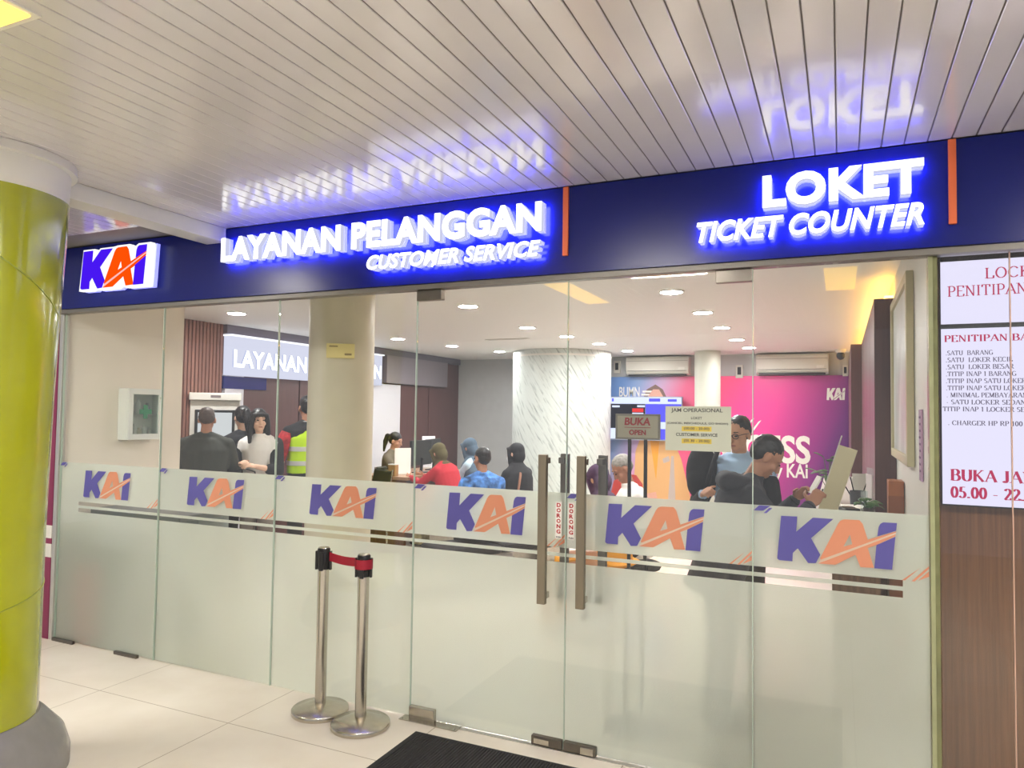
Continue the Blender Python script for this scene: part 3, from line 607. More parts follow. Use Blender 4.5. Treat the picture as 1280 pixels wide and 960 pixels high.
# ================================================================== first aid cabinet on the cream wall
o = thing('first_aid_cabinet', 'white first aid cabinet with glazed door on the cream wall', 'cabinet', (-5.119,0.61,1.40)); M_cab = mat('cabinet_white', rgb(226,228,222), 0.4)
b = MB(); D = .10
b.box(0.0,.008,-.155,.155,0,.40).box(.008,D,-.155,-.143,0,.40).box(.008,D,.143,.155,0,.40).box(.008,D,-.143,.143,0,.012).box(.008,D,-.143,.143,.388,.40).box(.008,D-.02,-.143,.143,.19,.198)
b.build('body', M_cab, o, bevel=.002)
b = MB().box(D+.001,D+.022,-.155,.155,0,.045).box(D+.001,D+.022,-.155,.155,.355,.40).box(D+.001,D+.022,-.155,-.115,.045,.355).box(D+.001,D+.022,.115,.155,.045,.355)
dr = b.build('door', M_cab, o, bevel=.002)
MB().box(D+.008,D+.012,-.115,.115,.045,.355).build('door_glass', M_glass2, dr)
MB().box(D+.0125,D+.0145,-.019,.019,.165,.275).box(D+.0125,D+.0145,-.055,-.0192,.201,.239).box(D+.0125,D+.0145,.0192,.055,.201,.239).build('green_cross', mat('cross_green', rgb(40,124,80), 0.5), dr)
MB().lathe([(.008,0),(.008,.012)], n=12).rot(Matrix.Rotation(PI/2,3,'Y')).build('lock', M_steel, dr).location = (D+.022,.132,.33)
for k, (y, z, h, c) in enumerate([(-.12,.013,.09,(196,190,170)),(-.06,.013,.11,(230,228,220)),(.0,.013,.08,(226,220,200)),(.06,.013,.10,(232,232,228)),(.12,.013,.085,(200,204,196)),(-.10,.199,.10,(214,206,190)),(-.02,.199,.12,(224,226,222)),(.09,.199,.09,(180,186,190))]):
    q = tag(MB().lathe([(.020,0),(.021,.004),(.021,h*.72),(.011,h*.82),(.011,h)], n=16).build('medicine_bottle', mat('bottle_%d' % k, rgb(*c), .4), smooth='auto'), ['brownish bottle at the near end of the lower cabinet shelf','tall white bottle, lower shelf of the first aid cabinet','short cream bottle mid lower shelf of the first aid cabinet','white bottle right of the middle on the lower cabinet shelf','greyish bottle at the far end of the lower cabinet shelf','beige bottle at the near end of the upper cabinet shelf','tallest white bottle on the upper cabinet shelf','blue grey bottle at the far end of the upper cabinet shelf'][k], 'bottle', 'bottles in the first aid cabinet')
    q.location = (-5.119+.045, .61+y*.76, 1.40+z)

# low desk and red cylinder behind the frosted film at the far left
o = thing('counter_desk', 'grey counter seen dimly behind the frosted glass at the far left', 'desk', (-4.62,0.49,0))
MB().box(-.46,.46,-.26,.30,.86,.90).build('desk_top', mat('desk_grey', rgb(120,124,122), 0.4), o, bevel=.004)
MB().box(-.45,.38,-.02,.26,.0,.859).build('desk_front', mat('desk_front', rgb(150,160,158), 0.5), o)
o = thing('fire_extinguisher', 'red cylinder standing dimly behind the frosted glass under the first logo', 'extinguisher', (-4.84,0.112,0))
MB().lathe([(.07,0),(.085,.01),(.085,.47),(.07,.52),(.03,.55),(.025,.57)], n=32).build('body', mat('extinguisher_red', rgb(208,60,36), .3), o, smooth='auto')
MB().box(-.02,.02,-.05,.03,.571,.60).box(-.008,.008,-.10,.02,.601,.612).build('valve', M_black, o)

# ================================================================== left wall: lit header and kiosk
o = thing('header_sign', 'lit white header sign reading LAYANAN PELANGGAN on the left office wall', 'sign', (-6.31,4.1,2.03))
MB().box(-.008,.10,-1.46,1.48,0.0,.44).build('light_box', [emis('header_glow', (0.80,0.81,1.0), 0.60)], o, bevel=.003)
MB().box(-.008,.13,-1.47,1.49,.4405,.458).build('top_rail', emis('header_rail', (0.9,0.92,1.0), 1.1), o)
b = MB(); text_into(b,'LAYANAN PELANGGAN',(0.1005,0,0),(0,1,0),ZU,(1,0,0),-1.43,1.43,.09,.29,0.0,.02,mi=0,side=1,offset=.03,spacing=1.03); b.build('sign_letters', [emis('header_white',(1,1,1),1.7), emis('header_side',(.6,.66,1),.55)], o)
o = thing('ticket_kiosk', 'white self service kiosk against the timber slats behind the bald man', 'kiosk', (-6.12,2.36,0), math.radians(48)); M_k = mat('kiosk_white', rgb(222,220,212), .35)
MB().box(-.24,.24,-.06,.14,0,1.0).build('body', M_k, o, bevel=.01)
MB().box(-.25,.25,.0,.14,1.001,1.74).build('head', M_k, o, bevel=.01)
MB().box(-.26,.26,-.06,.15,1.741,1.82).build('top_sign', M_k, o, bevel=.008)
q = MB().box(-.20,.20,-.012,-.0005,1.08,1.64).build('screen_bezel', M_black, o, bevel=.004); MB().box(-.17,.17,-.0155,-.0125,1.11,1.61).build('screen', emis('kiosk_screen',(.8,.82,.84),.55), q)
MB().box(-.05,.05,-.064,-.0605,1.768,1.795).build('badge', mat('badge', rgb(120,110,110), .5), o)

# ================================================================== service desk area
o = thing('service_desk', 'brown service desk with the uniformed woman behind it', 'desk', (-5.15,4.95,0))
MB().box(-.42,.30,-.75,.75,.80,.84).build('desk_top', mat('desk_beech', rgb(176,140,110), .35), o, bevel=.004)
MB().box(-.02,.02,-.72,.72,.0,.799).build('modesty_panel', M_woodd, o); MB().box(-.38,.26,-.74,-.70,0,.799).build('side_panel', M_wood, o); MB().box(-.38,.26,.70,.74,0,.799).build('side_panel', M_wood, o)
def monitor(x, y, z, rz, lb):
    o = thing('monitor', lb, 'monitor', (x,y,z), rz)
    MB().box(-.27,.27,-.012,.018,.10,.43).build('casing', M_black, o, bevel=.005)
    MB().box(-.255,.255,-.0145,-.0125,.115,.415).build('screen', emis('monitor_screen',(.08,.10,.22),.6), o)
    MB().cyl((0,.01,.012),(0,.025,.2),.02).box(-.11,.11,-.07,.09,.0,.012).build('stand', M_black, o)
monitor(-5.22,5.42,.84,math.radians(-80),'black monitor at the far end of the service desk'); monitor(-5.10,4.90,.84,math.radians(-88),'black monitor on the desk in front of the uniformed woman')
for (x,y,h,w,lb,c) in ((-5.40,5.60,.46,.20,'white brochure panel standing on the service desk by the wall',(232,230,232)),(-5.12,4.50,.34,.22,'white backlit menu panel standing upright on the service desk',(246,240,232))):
    o = thing('brochure_stand', lb, 'stand', (x,y,.84), math.radians(55))
    MB().box(-w/2,w/2,-.006,.006,.02,h).build('sheet', mat('panel_%d' % int(h*100), rgb(*c), .4, emit=rgb(*c), estr=.15), o, bevel=.002); MB().box(-w/2,w/2,-.05,.05,.0,.019).build('foot', M_white, o, bevel=.003)
o = thing('paper_stack', 'stack of forms on the service desk', 'papers', (-5.30,4.68,.8405)); b = MB()
for k in range(6): s = len(b.v); b.box(-.10,.10,-.14,.14,k*.006,k*.006+.005); b.rot(Matrix.Rotation(.05*math.sin(k*2.3),3,'Z'),start=s)
b.build('sheets', M_paper, o)
o = thing('desk_calendar', 'small brown standing box on the service desk', 'box', (-5.10,4.26,.8405)); MB().box(-.05,.05,-.04,.04,0,.14).build('body', mat('kraft', rgb(170,130,90), .7), o, bevel=.003); MB().box(-.052,.052,-.042,.042,.141,.15).build('lid', M_paper, o)
o = thing('telephone', 'black desk telephone beside the forms on the service desk', 'telephone', (-5.32,4.40,.8405)); MB().box(-.09,.09,-.10,.10,0,.05).build('body', M_black, o, bevel=.01); MB().chain([(-.06,-.09,.075),(-.06,.09,.075)],[.025,.025]).box(-.075,-.045,-.02,.02,.0505,.06).build('handset', M_black, o, smooth='auto')

def arm_chair(x, y, rz, lb, back=M_blackfab):
    o = thing('armchair_steel', lb, 'chair', (x,y,0), rz, 'chairs in the office')
    MB().box(-.24,.24,-.23,.23,.42,.47).build('seat', back, o, bevel=.02)
    b = MB().box(-.23,.23,-.02,.02,.0,.42); b.rot(Matrix.Rotation(math.radians(10),3,'X')); q = b.build('backrest', back, o, bevel=.02); q.location = (0,-.25,.52)
    for s in (-1,1):
        MB().tube([(s*.27,.20,.0),(s*.27,.20,.62),(s*.27,.16,.655),(s*.27,-.22,.66),(s*.27,-.27,.64)],.013).build('arm_frame', M_steel, o, smooth='auto')
        MB().tube([(s*.27,-.26,.0),(s*.25,-.25,.46),(s*.24,-.33,.95)],.013).build('leg', M_steel, o, smooth='auto')
        MB().cyl((s*.255,-.1,.445),(s*.27,.20,.44),.012).build('side_rail', M_steel, o)
    return o
arm_chair(-5.25,3.75,math.radians(150),'black chair with steel arms standing empty before the service desk')
o = thing('waiting_bench', 'black upholstered bench under the women at the service desk', 'bench', (-4.22,4.62,0), math.radians(90))
for k in range(2): MB().box(-.62+k*.63,-.01+k*.63,-.26,.26,.31,.395).build('seat', M_blackfab, o, bevel=.03)
MB().box(-.62,.62,-.34,-.27,.44,.62).build('backrest', M_blackfab, o, bevel=.03)
for x in (-.5,.5): MB().box(x-.03,x+.03,-.24,.24,0,.309).build('leg', M_steel, o)
o = thing('waiting_bench', 'black bench carrying the man in the blue batik shirt', 'bench', (-3.15,3.02,0), math.radians(60))
for k in range(2): MB().box(-.62+k*.63,-.01+k*.63,-.26,.26,.31,.395).build('seat', M_blackfab, o, bevel=.03)
for x in (-.5,.5): MB().box(x-.03,x+.03,-.24,.24,0,.309).build('leg', M_steel, o)
o = thing('waiting_bench', 'black bench carrying the masked woman in black by the marble column', 'bench', (-3.30,4.26,0), math.radians(-20))
MB().box(-.55,.55,-.26,.26,.31,.395).build('seat', M_blackfab, o, bevel=.03)
for x in (-.4,.4): MB().box(x-.03,x+.03,-.24,.24,0,.309).build('leg', M_steel, o)
M_redch = mat('red_shell', rgb(190,56,44), .4)
def red_chair(x, y, rz, lb):
    o = thing('shell_chair', lb, 'chair', (x,y,0), rz, 'red shell chairs')
    MB().box(-.22,.22,-.22,.22,.42,.45).build('seat', M_redch, o, bevel=.014)
    b = MB(); b.loft([((0,-.20,.46),.17,.018),((0,-.235,.60),.225,.02),((0,-.27,.84),.23,.02),((0,-.285,.98),.20,.018),((0,-.29,1.06),.11,.012)], 24); b.build('backrest', M_redch, o, smooth='auto')
    for sx in (-1,1):
        for sy in (-1,1): MB().cyl((sx*.17,sy*.16,.42),(sx*.21,sy*.2,0),.012).build('leg', M_steel, o)
red_chair(-2.06,3.36,math.radians(150),'red shell chair behind the old man in the white shirt')
def stool(x, y, lb):
    o = thing('stool', lb, 'stool', (x,y,0), 0, 'black stools'); MB().lathe([(.0,.34),(.18,.34),(.19,.36),(.19,.385),(.17,.395),(.0,.398)], n=28, caps=False).build('seat', M_blackfab, o, smooth='auto')
    for k in range(4): a = PI/4+k*PI/2; MB().cyl((.12*math.cos(a),.12*math.sin(a),.34),(.18*math.cos(a),.18*math.sin(a),0),.012).build('leg', M_steel, o)
stool(-1.58,2.74,'black stool under the old man in the white shirt')
stool(-1.60,2.08,'black stool under the woman in the purple headscarf')

# ================================================================== back wall
def mural_mat():
    m = mat('mural_print', rgb(230,60,150), .3); nt_ = m.node_tree; N = nt_.nodes.new; L = nt_.links.new; b = nt_.nodes['Principled BSDF']
    tc = N('ShaderNodeTexCoord'); sp = N('ShaderNodeSeparateXYZ'); L(tc.outputs['Object'], sp.inputs[0])
    mr = N('ShaderNodeMapRange'); mr.inputs['From Min'].default_value = -3.5; mr.inputs['From Max'].default_value = .32; L(sp.outputs['X'], mr.inputs[0])
    z = N('ShaderNodeMath'); z.operation = 'MULTIPLY_ADD'; z.inputs[1].default_value = -.10; z.inputs[2].default_value = .16; L(sp.outputs['Z'], z.inputs[0])
    a = N('ShaderNodeMath'); L(mr.outputs[0], a.inputs[0]); L(z.outputs[0], a.inputs[1])
    r = N('ShaderNodeValToRGB'); e = r.color_ramp.elements; e[0].position = 0.0; e[0].color = (*rgb(108,150,214),1); e[1].position = 1.0; e[1].color = (*rgb(76,24,104),1)
    for p_, c in ((.08,(140,166,214)),(.18,(206,166,206)),(.28,(246,110,156)),(.42,(248,92,140)),(.52,(240,70,150)),(.66,(232,60,152)),(.80,(176,46,140)),(.92,(118,36,126))):
        q = e.new(p_); q.color = (*rgb(*c),1)
    L(a.outputs[0], r.inputs[0]); L(r.outputs[0], b.inputs['Base Color']); return m
mu = tag(MB().box(-3.5,.30,8.165,8.199,.05,2.265).build('mural', mural_mat()), 'wall-wide mural fading from blue through pink to purple on the back wall', 'mural')
M_mw = mat('mural_white', rgb(244,240,232), .5); B = MB(); OB = (0,8.1645,0)
def bt(s, u0, u1, v0, v1, **kw): text_into(B, s, OB, XR, ZU, YF, u0, u1, v0, v1, 0, .004, **kw)
bt('ACCESS',-2.02,-.41,.95,1.37,offset=.03); bt('by KAI',-.98,-.45,.68,.95,offset=.02); bt('BUMN',-3.32,-2.98,1.94,2.10,offset=.01)
for k in range(2): B.box(-2.95+k*.02,-2.77,8.1605,8.1645,1.96+k*.05,1.99+k*.05)
logo_into(B, OB, XR, ZU, YF, -.19, .06, 1.90, 2.08, 0, .004, 0, 0)
for off in (0,.10): B.poly([(-1.66+off,1.03-off*.3),(-1.24+off,1.60-off*.3),(-1.20+off,1.62-off*.3),(-1.60+off,1.03-off*.3)], OB, XR, ZU, YF, 0, .004)
for k in range(2): B.poly([(-.22,.60+.1*k),(.28,.92+.1*k),(.28,.98+.1*k),(-.20,.65+.1*k)], OB, XR, ZU, YF, 0, .004)
B.build('mural_lettering', M_mw, mu)
# printed figure: hair, face, tan coat, amber top
F = MB(); fo = (0,8.164,0)
F.poly([(-2.98,1.30),(-2.95,1.85),(-2.86,2.06),(-2.72,2.14),(-2.60,2.06),(-2.50,1.85),(-2.47,1.30)], fo, XR, ZU, YF, 0, .002, mi=0)
F.poly([(-2.88,1.62),(-2.86,1.92),(-2.76,2.06),(-2.66,2.06),(-2.58,1.92),(-2.58,1.62),(-2.66,1.44),(-2.80,1.44)], fo, XR, ZU, YF, .0021, .004, mi=1)
F.poly([(-3.08,.10),(-3.04,1.05),(-2.96,1.28),(-2.80,1.38),(-2.62,1.38),(-2.44,1.28),(-2.30,.95),(-2.14,.30),(-2.16,.10)], fo, XR, ZU, YF, .0021, .004, mi=2)
F.poly([(-2.82,1.36),(-2.64,1.36),(-2.70,.60)], fo, XR, ZU, YF, .0041, .006, mi=3)
F.poly([(-2.52,.10),(-2.46,1.00),(-2.42,1.00),(-2.38,.10)], fo, XR, ZU, YF, .0041, .006, mi=4)
F.poly([(-3.02,.34),(-2.70,.42),(-2.66,.22),(-2.98,.16)], fo, XR, ZU, YF, .0041, .006, mi=1)
F.poly([(-2.60,.95),(-2.50,1.00),(-2.48,.92),(-2.58,.88)], fo, XR, ZU, YF, .0041, .006, mi=4)
F.build('printed_figure', [mat('print_hair', rgb(122,92,84), .5), mat('print_skin', rgb(226,170,150), .5), mat('print_tan', rgb(226,176,116), .5), mat('print_amber', rgb(240,166,46), .5), mat('print_shadow', rgb(190,176,168), .5)], mu)

o = thing('television', 'wide wall television with dark and blue panels before the mural', 'television', (-2.845,8.04,1.24))
MB().box(-.585,.585,-.03,.03,0,.70).build('casing', mat('tv_grey', rgb(160,170,190), .4), o, bevel=.006); MB().box(-.10,.10,.031,.118,.2,.5).build('bracket', M_black, o)
b = MB(); q = lambda x0,x1,z0,z1,mi,t=0: b.box(x0,x1,-.034-t,-.0305-t,z0,z1,mi)
q(-.57,.57,.585,.685,1); q(-.57,.0,.19,.58,0); q(.005,.57,.30,.58,2); q(-.57,-.36,.02,.185,1); q(-.355,.57,.02,.185,2); q(.005,.57,.19,.297,1)
b.box(-.21,.05-.08,-.0385,-.0345,.45,.51,3).box(-.21,-.03,-.0385,-.0345,.40,.44,1).box(-.545,-.42,-.0385,-.0345,.525,.555,1).box(-.13,.0-.005,-.0385,-.0345,.53,.56,1).box(.06,.24,-.0385,-.0345,.62,.67,2).box(.36,.5,-.0385,-.0345,.62,.66,2).box(-.55,-.52,-.0385,-.0345,.62,.67,2)
b.build('screen', [emis('tv_dark',(.012,.012,.02),1), emis('tv_white',(.66,.72,1),.9), emis('tv_blue',(.10,.09,.8),.9), emis('tv_red',(.7,.03,.03),.9)], o)

M_ac = mat('ac_white', rgb(214,212,202), .4)
for x0, lb in ((-2.66,'white wall air conditioner left of the slim pale column'),(-.66,'white wall air conditioner above the purple end of the mural')):
    o = thing('air_conditioner', lb, 'air conditioner', (x0,8.199,2.28), 0, 'wall air conditioners')
    b = MB(); pr = [(0,.0),(-.19,.02),(-.225,.07),(-.225,.27),(-.20,.295),(0,.295)]
    vs = [(sx*.50,y,z) for sx in (-1,1) for y,z in pr]; n = len(pr); fs = [tuple(reversed(range(n,2*n))), tuple(range(n))]+[(i,i+n,(i+1)%n+n,(i+1)%n) for i in range(n)]; fs = [tuple(reversed(f)) for f in fs]
    b.add(vs, fs); b.build('body', M_ac, o, bevel=.006)
    MB().box(-.46,.46,-.215,-.12,-.006,.012).box(-.47,.47,-.229,-.2255,.066,.072).build('outlet', M_black, o); MB().box(-.49,.49,-.231,-.2255,.225,.229).build('panel_line', M_steeld, o); MB().box(.34,.44,-.2285,-.2255,.035+.05,.075+.05).build('display_badge', M_white, o)
for x,y,z,w,h,lb,nm in ((-1.42,8.199,2.335,.11,.20,'small white switch box on the wall between the air conditioners','switch_box'),(-3.36,8.199,2.43,.11,.20,'white wall box left of the left air conditioner','switch_box'),(.06,8.199,2.33,.07,.16,'small white box under the dome camera','switch_box'),(-5.02,8.199,2.30,.07,.24,'white wall speaker with a dark face near the marble column','wall_speaker'),(-5.0,8.199,1.46,.05,.12,'dark door handle plate on the grey back wall','handle_plate')):
    o = thing(nm, lb, 'wall fitting', (x,y,z)); MB().box(-w/2,w/2,-.05,0,-h/2,h/2).build('body', M_ac if nm != 'handle_plate' else M_steeld, o, bevel=.004); MB().box(-w/4,w/4,-.055,-.0505,-h/4,h/3).build('face', M_black, o)
o = thing('dome_camera', 'black dome camera hanging at the back right under the office ceiling', 'camera', (.0,7.6,2.598)); MB().lathe([(.07,-.001),(.07,-.03),(.05,-.05)], n=24).build('base', M_white, o, smooth='auto'); MB().ell((0,0,-.09),(.055,.055,.06)).build('dome', M_black, o, smooth=True)

# ================================================================== office downlights and ceiling vent
M_dl = emis('downlight', (1.0,0.98,0.97), LAMP_DOWN)
DL = [(-5.43,1.94,'leftmost row of downlights, nearest the glass'),(-5.26,4.54,'leftmost row of downlights, second from the glass'),(-5.06,5.63,'leftmost row of downlights, third from the glass'),(-4.8,6.67,'leftmost row of downlights, beside the marble column'),
      (-3.02,2.27,'middle row of downlights, nearest the glass'),(-3.15,3.91,'middle row of downlights, second from the glass'),(-3.05,4.9,'middle row of downlights, third from the glass'),(-2.95,5.89,'middle row of downlights, fourth from the glass'),(-2.88,7.05,'middle row of downlights, before the mural'),
      (-1.18,2.12,'right row of downlights, nearest the glass and dimly lit'),(-1.15,3.33,'right row of downlights, second from the glass'),(-1.16,4.56,'right row of downlights, third from the glass'),(-1.17,5.87,'right row of downlights, fourth from the glass'),(-1.15,7.0,'right row of downlights, before the mural')]
ring = MB().lathe([(.082,-.001),(.100,-.001),(.102,-.006),(.084,-.012),(.082,-.001)], n=28, caps=False).mesh('trim_ring'); ring.materials.append(M_white)
disc = MB().lathe([(.081,-.004),(.081,-.007)], n=28).mesh('lamp_disc'); disc.materials.append(M_dl)
for x, y, lb in DL:
    o = thing('downlight', 'round white downlight, '+lb, 'downlight', (x,y,2.6), 0, 'round ceiling downlights')
    for nm, me in (('trim_ring',ring),('lamp_disc',disc)): q = bpy.data.objects.new(nm, me); COL.objects.link(q); q.parent = o
o = thing('ceiling_vent', 'thin white slot vent in the office ceiling near the glass', 'vent', (-3.9,5.0,2.599)); MB().box(-.3,.3,-.04,.04,-.008,-.001).build('frame', M_white, o, bevel=.002); MB().box(-.27,.27,-.012,.012,-.0095,-.0085).build('slot', M_steeld, o)

# ================================================================== right side: ticket counter and what stands on it
o = thing('ticket_counter', 'pale ticket counter along the right side of the office', 'counter', (0,1.5,0))
MB().box(-.16,.20,-.34,3.4,1.00,1.04).build('counter_top', mat('counter_white', rgb(214,210,200), .3), o, bevel=.004); MB().box(-.05,.20,-.30,3.38,0,.999).build('counter_front', M_wood, o)
o = thing('slanted_board', 'tall cream board leaning on the ticket counter beside the hooded man', 'board', (-.085,1.62,1.041), math.radians(-10))
b = MB().box(-.055,.055,-.008,.008,0,.44); b.rot(Matrix.Rotation(math.radians(17),3,'Y')); b.build('panel', mat('board_cream', rgb(222,214,180), .5), o, bevel=.002)
b = MB().box(-.06,-.054,-.009,.009,.05,.50); b.rot(Matrix.Rotation(math.radians(17),3,'Y')); b.build('edge', M_white, o)
o = thing('card_terminal', 'dark card terminal on the ticket counter at the foot of the board', 'terminal', (.045,1.50,1.041), math.radians(20)); b = MB().box(-.045,.045,-.06,.06,0,.06); b.build('body', M_black, o, bevel=.008); MB().box(-.03,.03,-.01,.045,.0605,.063).build('screen', M_steeld, o)
o = thing('paper_pile', 'loose white papers lying on the ticket counter', 'papers', (.06,1.80,1.041)); b = MB()
for k in range(5): s = len(b.v); b.box(-.08,.08,-.11,.11,k*.008,k*.008+.003); b.rot(Matrix.Rotation(.25*math.sin(k*1.7),3,'Z'),start=s)
b.build('sheets', M_paper, o)
o = thing('leaflet_holder', 'clear upright leaflet holder at the near end of the ticket counter', 'holder', (.165,1.60,1.041), math.radians(-70)); b = MB().box(-.05,.05,-.004,0,.0,.30).box(-.05,.05,-.04,-.036,.0,.16).box(-.052,.052,-.06,.02,-.0,.004); b.build('holder', M_glass2, o); MB().box(-.045,.045,-.0095,-.005,.006,.26).build('leaflet', mat('leaflet', rgb(206,196,196), .5), o)
o = thing('pen_cup', 'dark mesh pen cup with pens on the ticket counter', 'pen holder', (.10,1.98,1.041)); MB().lathe([(.045,0),(.05,.12),(.045,.12),(.042,.004)], n=24).build('cup', mat('mesh_dark', rgb(60,60,64), .5), o, smooth='auto')
for k, a in enumerate((-.5,-.2,.3)): b = MB().cyl((0,0,.01),(a*.22,.01*k,.21),.004); b.build('pen', M_black, o)
o = thing('menu_stand', 'small white price card standing behind the pen cup', 'card', (.12,2.20,1.041)); MB().box(-.05,.05,-.002,.002,.012,.22).build('card', M_paper, o); MB().box(-.05,.05,-.03,.03,0,.012).build('foot', M_white, o)
o = thing('wooden_box', 'brown wooden box standing against the white right wall', 'box', (.285,1.42,0)); MB().box(-.035,.045,-.07,.09,0.0,1.285).build('body', mat('box_brown', rgb(168,98,48), .4, var=.15, vscale=8, stretch=(10,10,.5)), o, bevel=.003); MB().box(-.036,.046,-.071,-.0705,0.6,1.2).build('front_panel', mat('box_dark', rgb(140,78,40), .4), o)
def leaf(b, base, dirv, L, w, droop, mi=0):
    base = Vector(base); d = Vector(dirv).normalized(); s = d.cross(Vector((0,0,1))).normalized(); vs = []; fs = []; n = 6
    for i in range(n+1):
        t = i/n; p = base+d*L*t+Vector((0,0,-droop*t*t)); ww = w*math.sin(PI*min(.98,t*.9+.08))
        vs += [p-s*ww, p+Vector((0,0,.006)), p+s*ww]
    for i in range(n): fs += [(i*3,i*3+1,i*3+4,i*3+3),(i*3+1,i*3+2,i*3+5,i*3+4)]
    m = len(vs); vs += [p-Vector((0,0,.0012)) for p in vs]; fs += [tuple(m+i for i in reversed(f)) for f in list(fs)]
    b.add(vs, fs, mi)
M_leaf = mat('leaf_green', rgb(58,104,44), .35, var=.3, vscale=20); M_pot = mat('pot_dark', rgb(70,62,56), .5)
def plant(x, y, z, H, R, n, lb, pot=.06, w=.03, seed=1):
    random.seed(seed); o = thing('potted_plant', lb, 'plant', (x,y,z)); MB().lathe([(pot*.75,0),(pot,.09),(pot*.92,.09),(pot*.85,.07)], n=20).build('pot', M_pot, o, smooth='auto')
    b = MB(); st = MB()
    for k in range(n):
        a = 2*PI*k/n+random.uniform(-.3,.3); h = H*random.uniform(.35,1); r = R*random.uniform(.2,.7); p = (r*math.cos(a), r*math.sin(a), .08+h)
        st.tube([(0,0,.06),(p[0]*.5,p[1]*.5,.06+h*.6),p],.0025,5); leaf(b, p, (math.cos(a),math.sin(a),random.uniform(.1,.9)), R*random.uniform(.7,1.1), w, .03)
    b.build('foliage', M_leaf, o, smooth=True); st.build('stem', M_leaf, o)
plant(.145,1.29,1.0405,.05,.06,16,'small leafy plant at the near end of the ticket counter',.03,.026,3)
plant(-.08,2.30,1.041,.26,.10,14,'upright green plant on the ticket counter behind the hooded man\'s hand',.05,.03,5)
# framed picture and vertical notice on the right wall
o = thing('framed_picture', 'large pale framed picture on the white right wall', 'picture', (.332,1.30,1.93)); M_fr = mat('frame_beige', rgb(196,186,150), .4)
b = MB().box(-.035,0,-.62,-.56,-.52,.46).box(-.035,0,.56,.62,-.52,.46).box(-.035,0,-.56,.56,-.52,-.47).box(-.035,0,-.56,.56,.41,.46); b.build('frame', M_fr, o, bevel=.003)
pm = mat('picture_print', rgb(206,210,206), .3, var=.22, vscale=6, stretch=(1,.6,.35)); MB().box(-.02,-.005,-.56,.56,-.47,.41).build('print', pm, o)
o = thing('wall_notice', 'narrow purple and white notice hung on the right wall near the glass', 'notice', (.332,.33,1.53)); MB().box(-.008,0,-.05,.05,-.16,.16).build('sheet', mat('notice_mauve', rgb(176,140,170), .5), o); b = MB()
for k in range(9): b.box(-.0095,-.0085,-.035,.035-.01*(k%3),.12-k*.03,.13-k*.03)
b.build('print_lines', mat('notice_ink', rgb(110,60,110), .6), o)

# ================================================================== people
SKIN = {'a': mat('skin_tan', rgb(204,152,122), .5), 'b': mat('skin_light', rgb(226,184,158), .5), 'c': mat('skin_brown', rgb(170,120,94), .5)}
M_hair = mat('hair_black', rgb(24,21,22), .42, var=.3, vscale=60, stretch=(1,1,.2)); M_hgrey = mat('hair_grey', rgb(150,146,140), .6, var=.25, vscale=50); M_hthin = mat('hair_cropped', rgb(78,64,58), .6, var=.15, vscale=40)
M_eye = mat('eye_dark', rgb(28,20,18), .2); M_lip = mat('lip', rgb(170,98,90), .5)
def cloth(n, c, **k): return mat('cloth_'+n, rgb(*c), .85, bump=.25, bscale=18, **k)
def hand(b, w, d, n, thumb, curl=.5, s=1.0):
    """palm, four unequal bent fingers and a thumb from the side of the palm; w wrist, d along the forearm, n out of the back of the hand"""
    w = Vector(w); d = Vector(d).normalized(); n = (Vector(n)-d*Vector(n).dot(d)).normalized(); sd = d.cross(n)*thumb
    M = Matrix((sd, d, n)).transposed(); b.ell(w+d*.045*s, (.040*s,.056*s,.017*s), M)
    for off, L in ((.029,.070),(.0095,.080),(-.010,.074),(-.029,.058)):
        p = w+d*.083*s+sd*off*s; a1 = curl*.7; a2 = curl*1.7
        d1 = d*math.cos(a1)-n*math.sin(a1); d2 = d*math.cos(a2)-n*math.sin(a2); q = p+d1*L*.55*s; r = q+d2*L*.5*s
        b.chain([p,q,r],[.0095*s,.0088*s,.0075*s],8)
    p = w+d*.022*s+sd*.030*s; q = p+(d*.55+sd*.75-n*.25).normalized()*.042*s; r = q+(d*.85+sd*.25-n*.45).normalized()*.034*s
    b.chain([w+d*.015*s,p,q,r],[.018*s,.0135*s,.0105*s,.0085*s],8)
LAST = {}
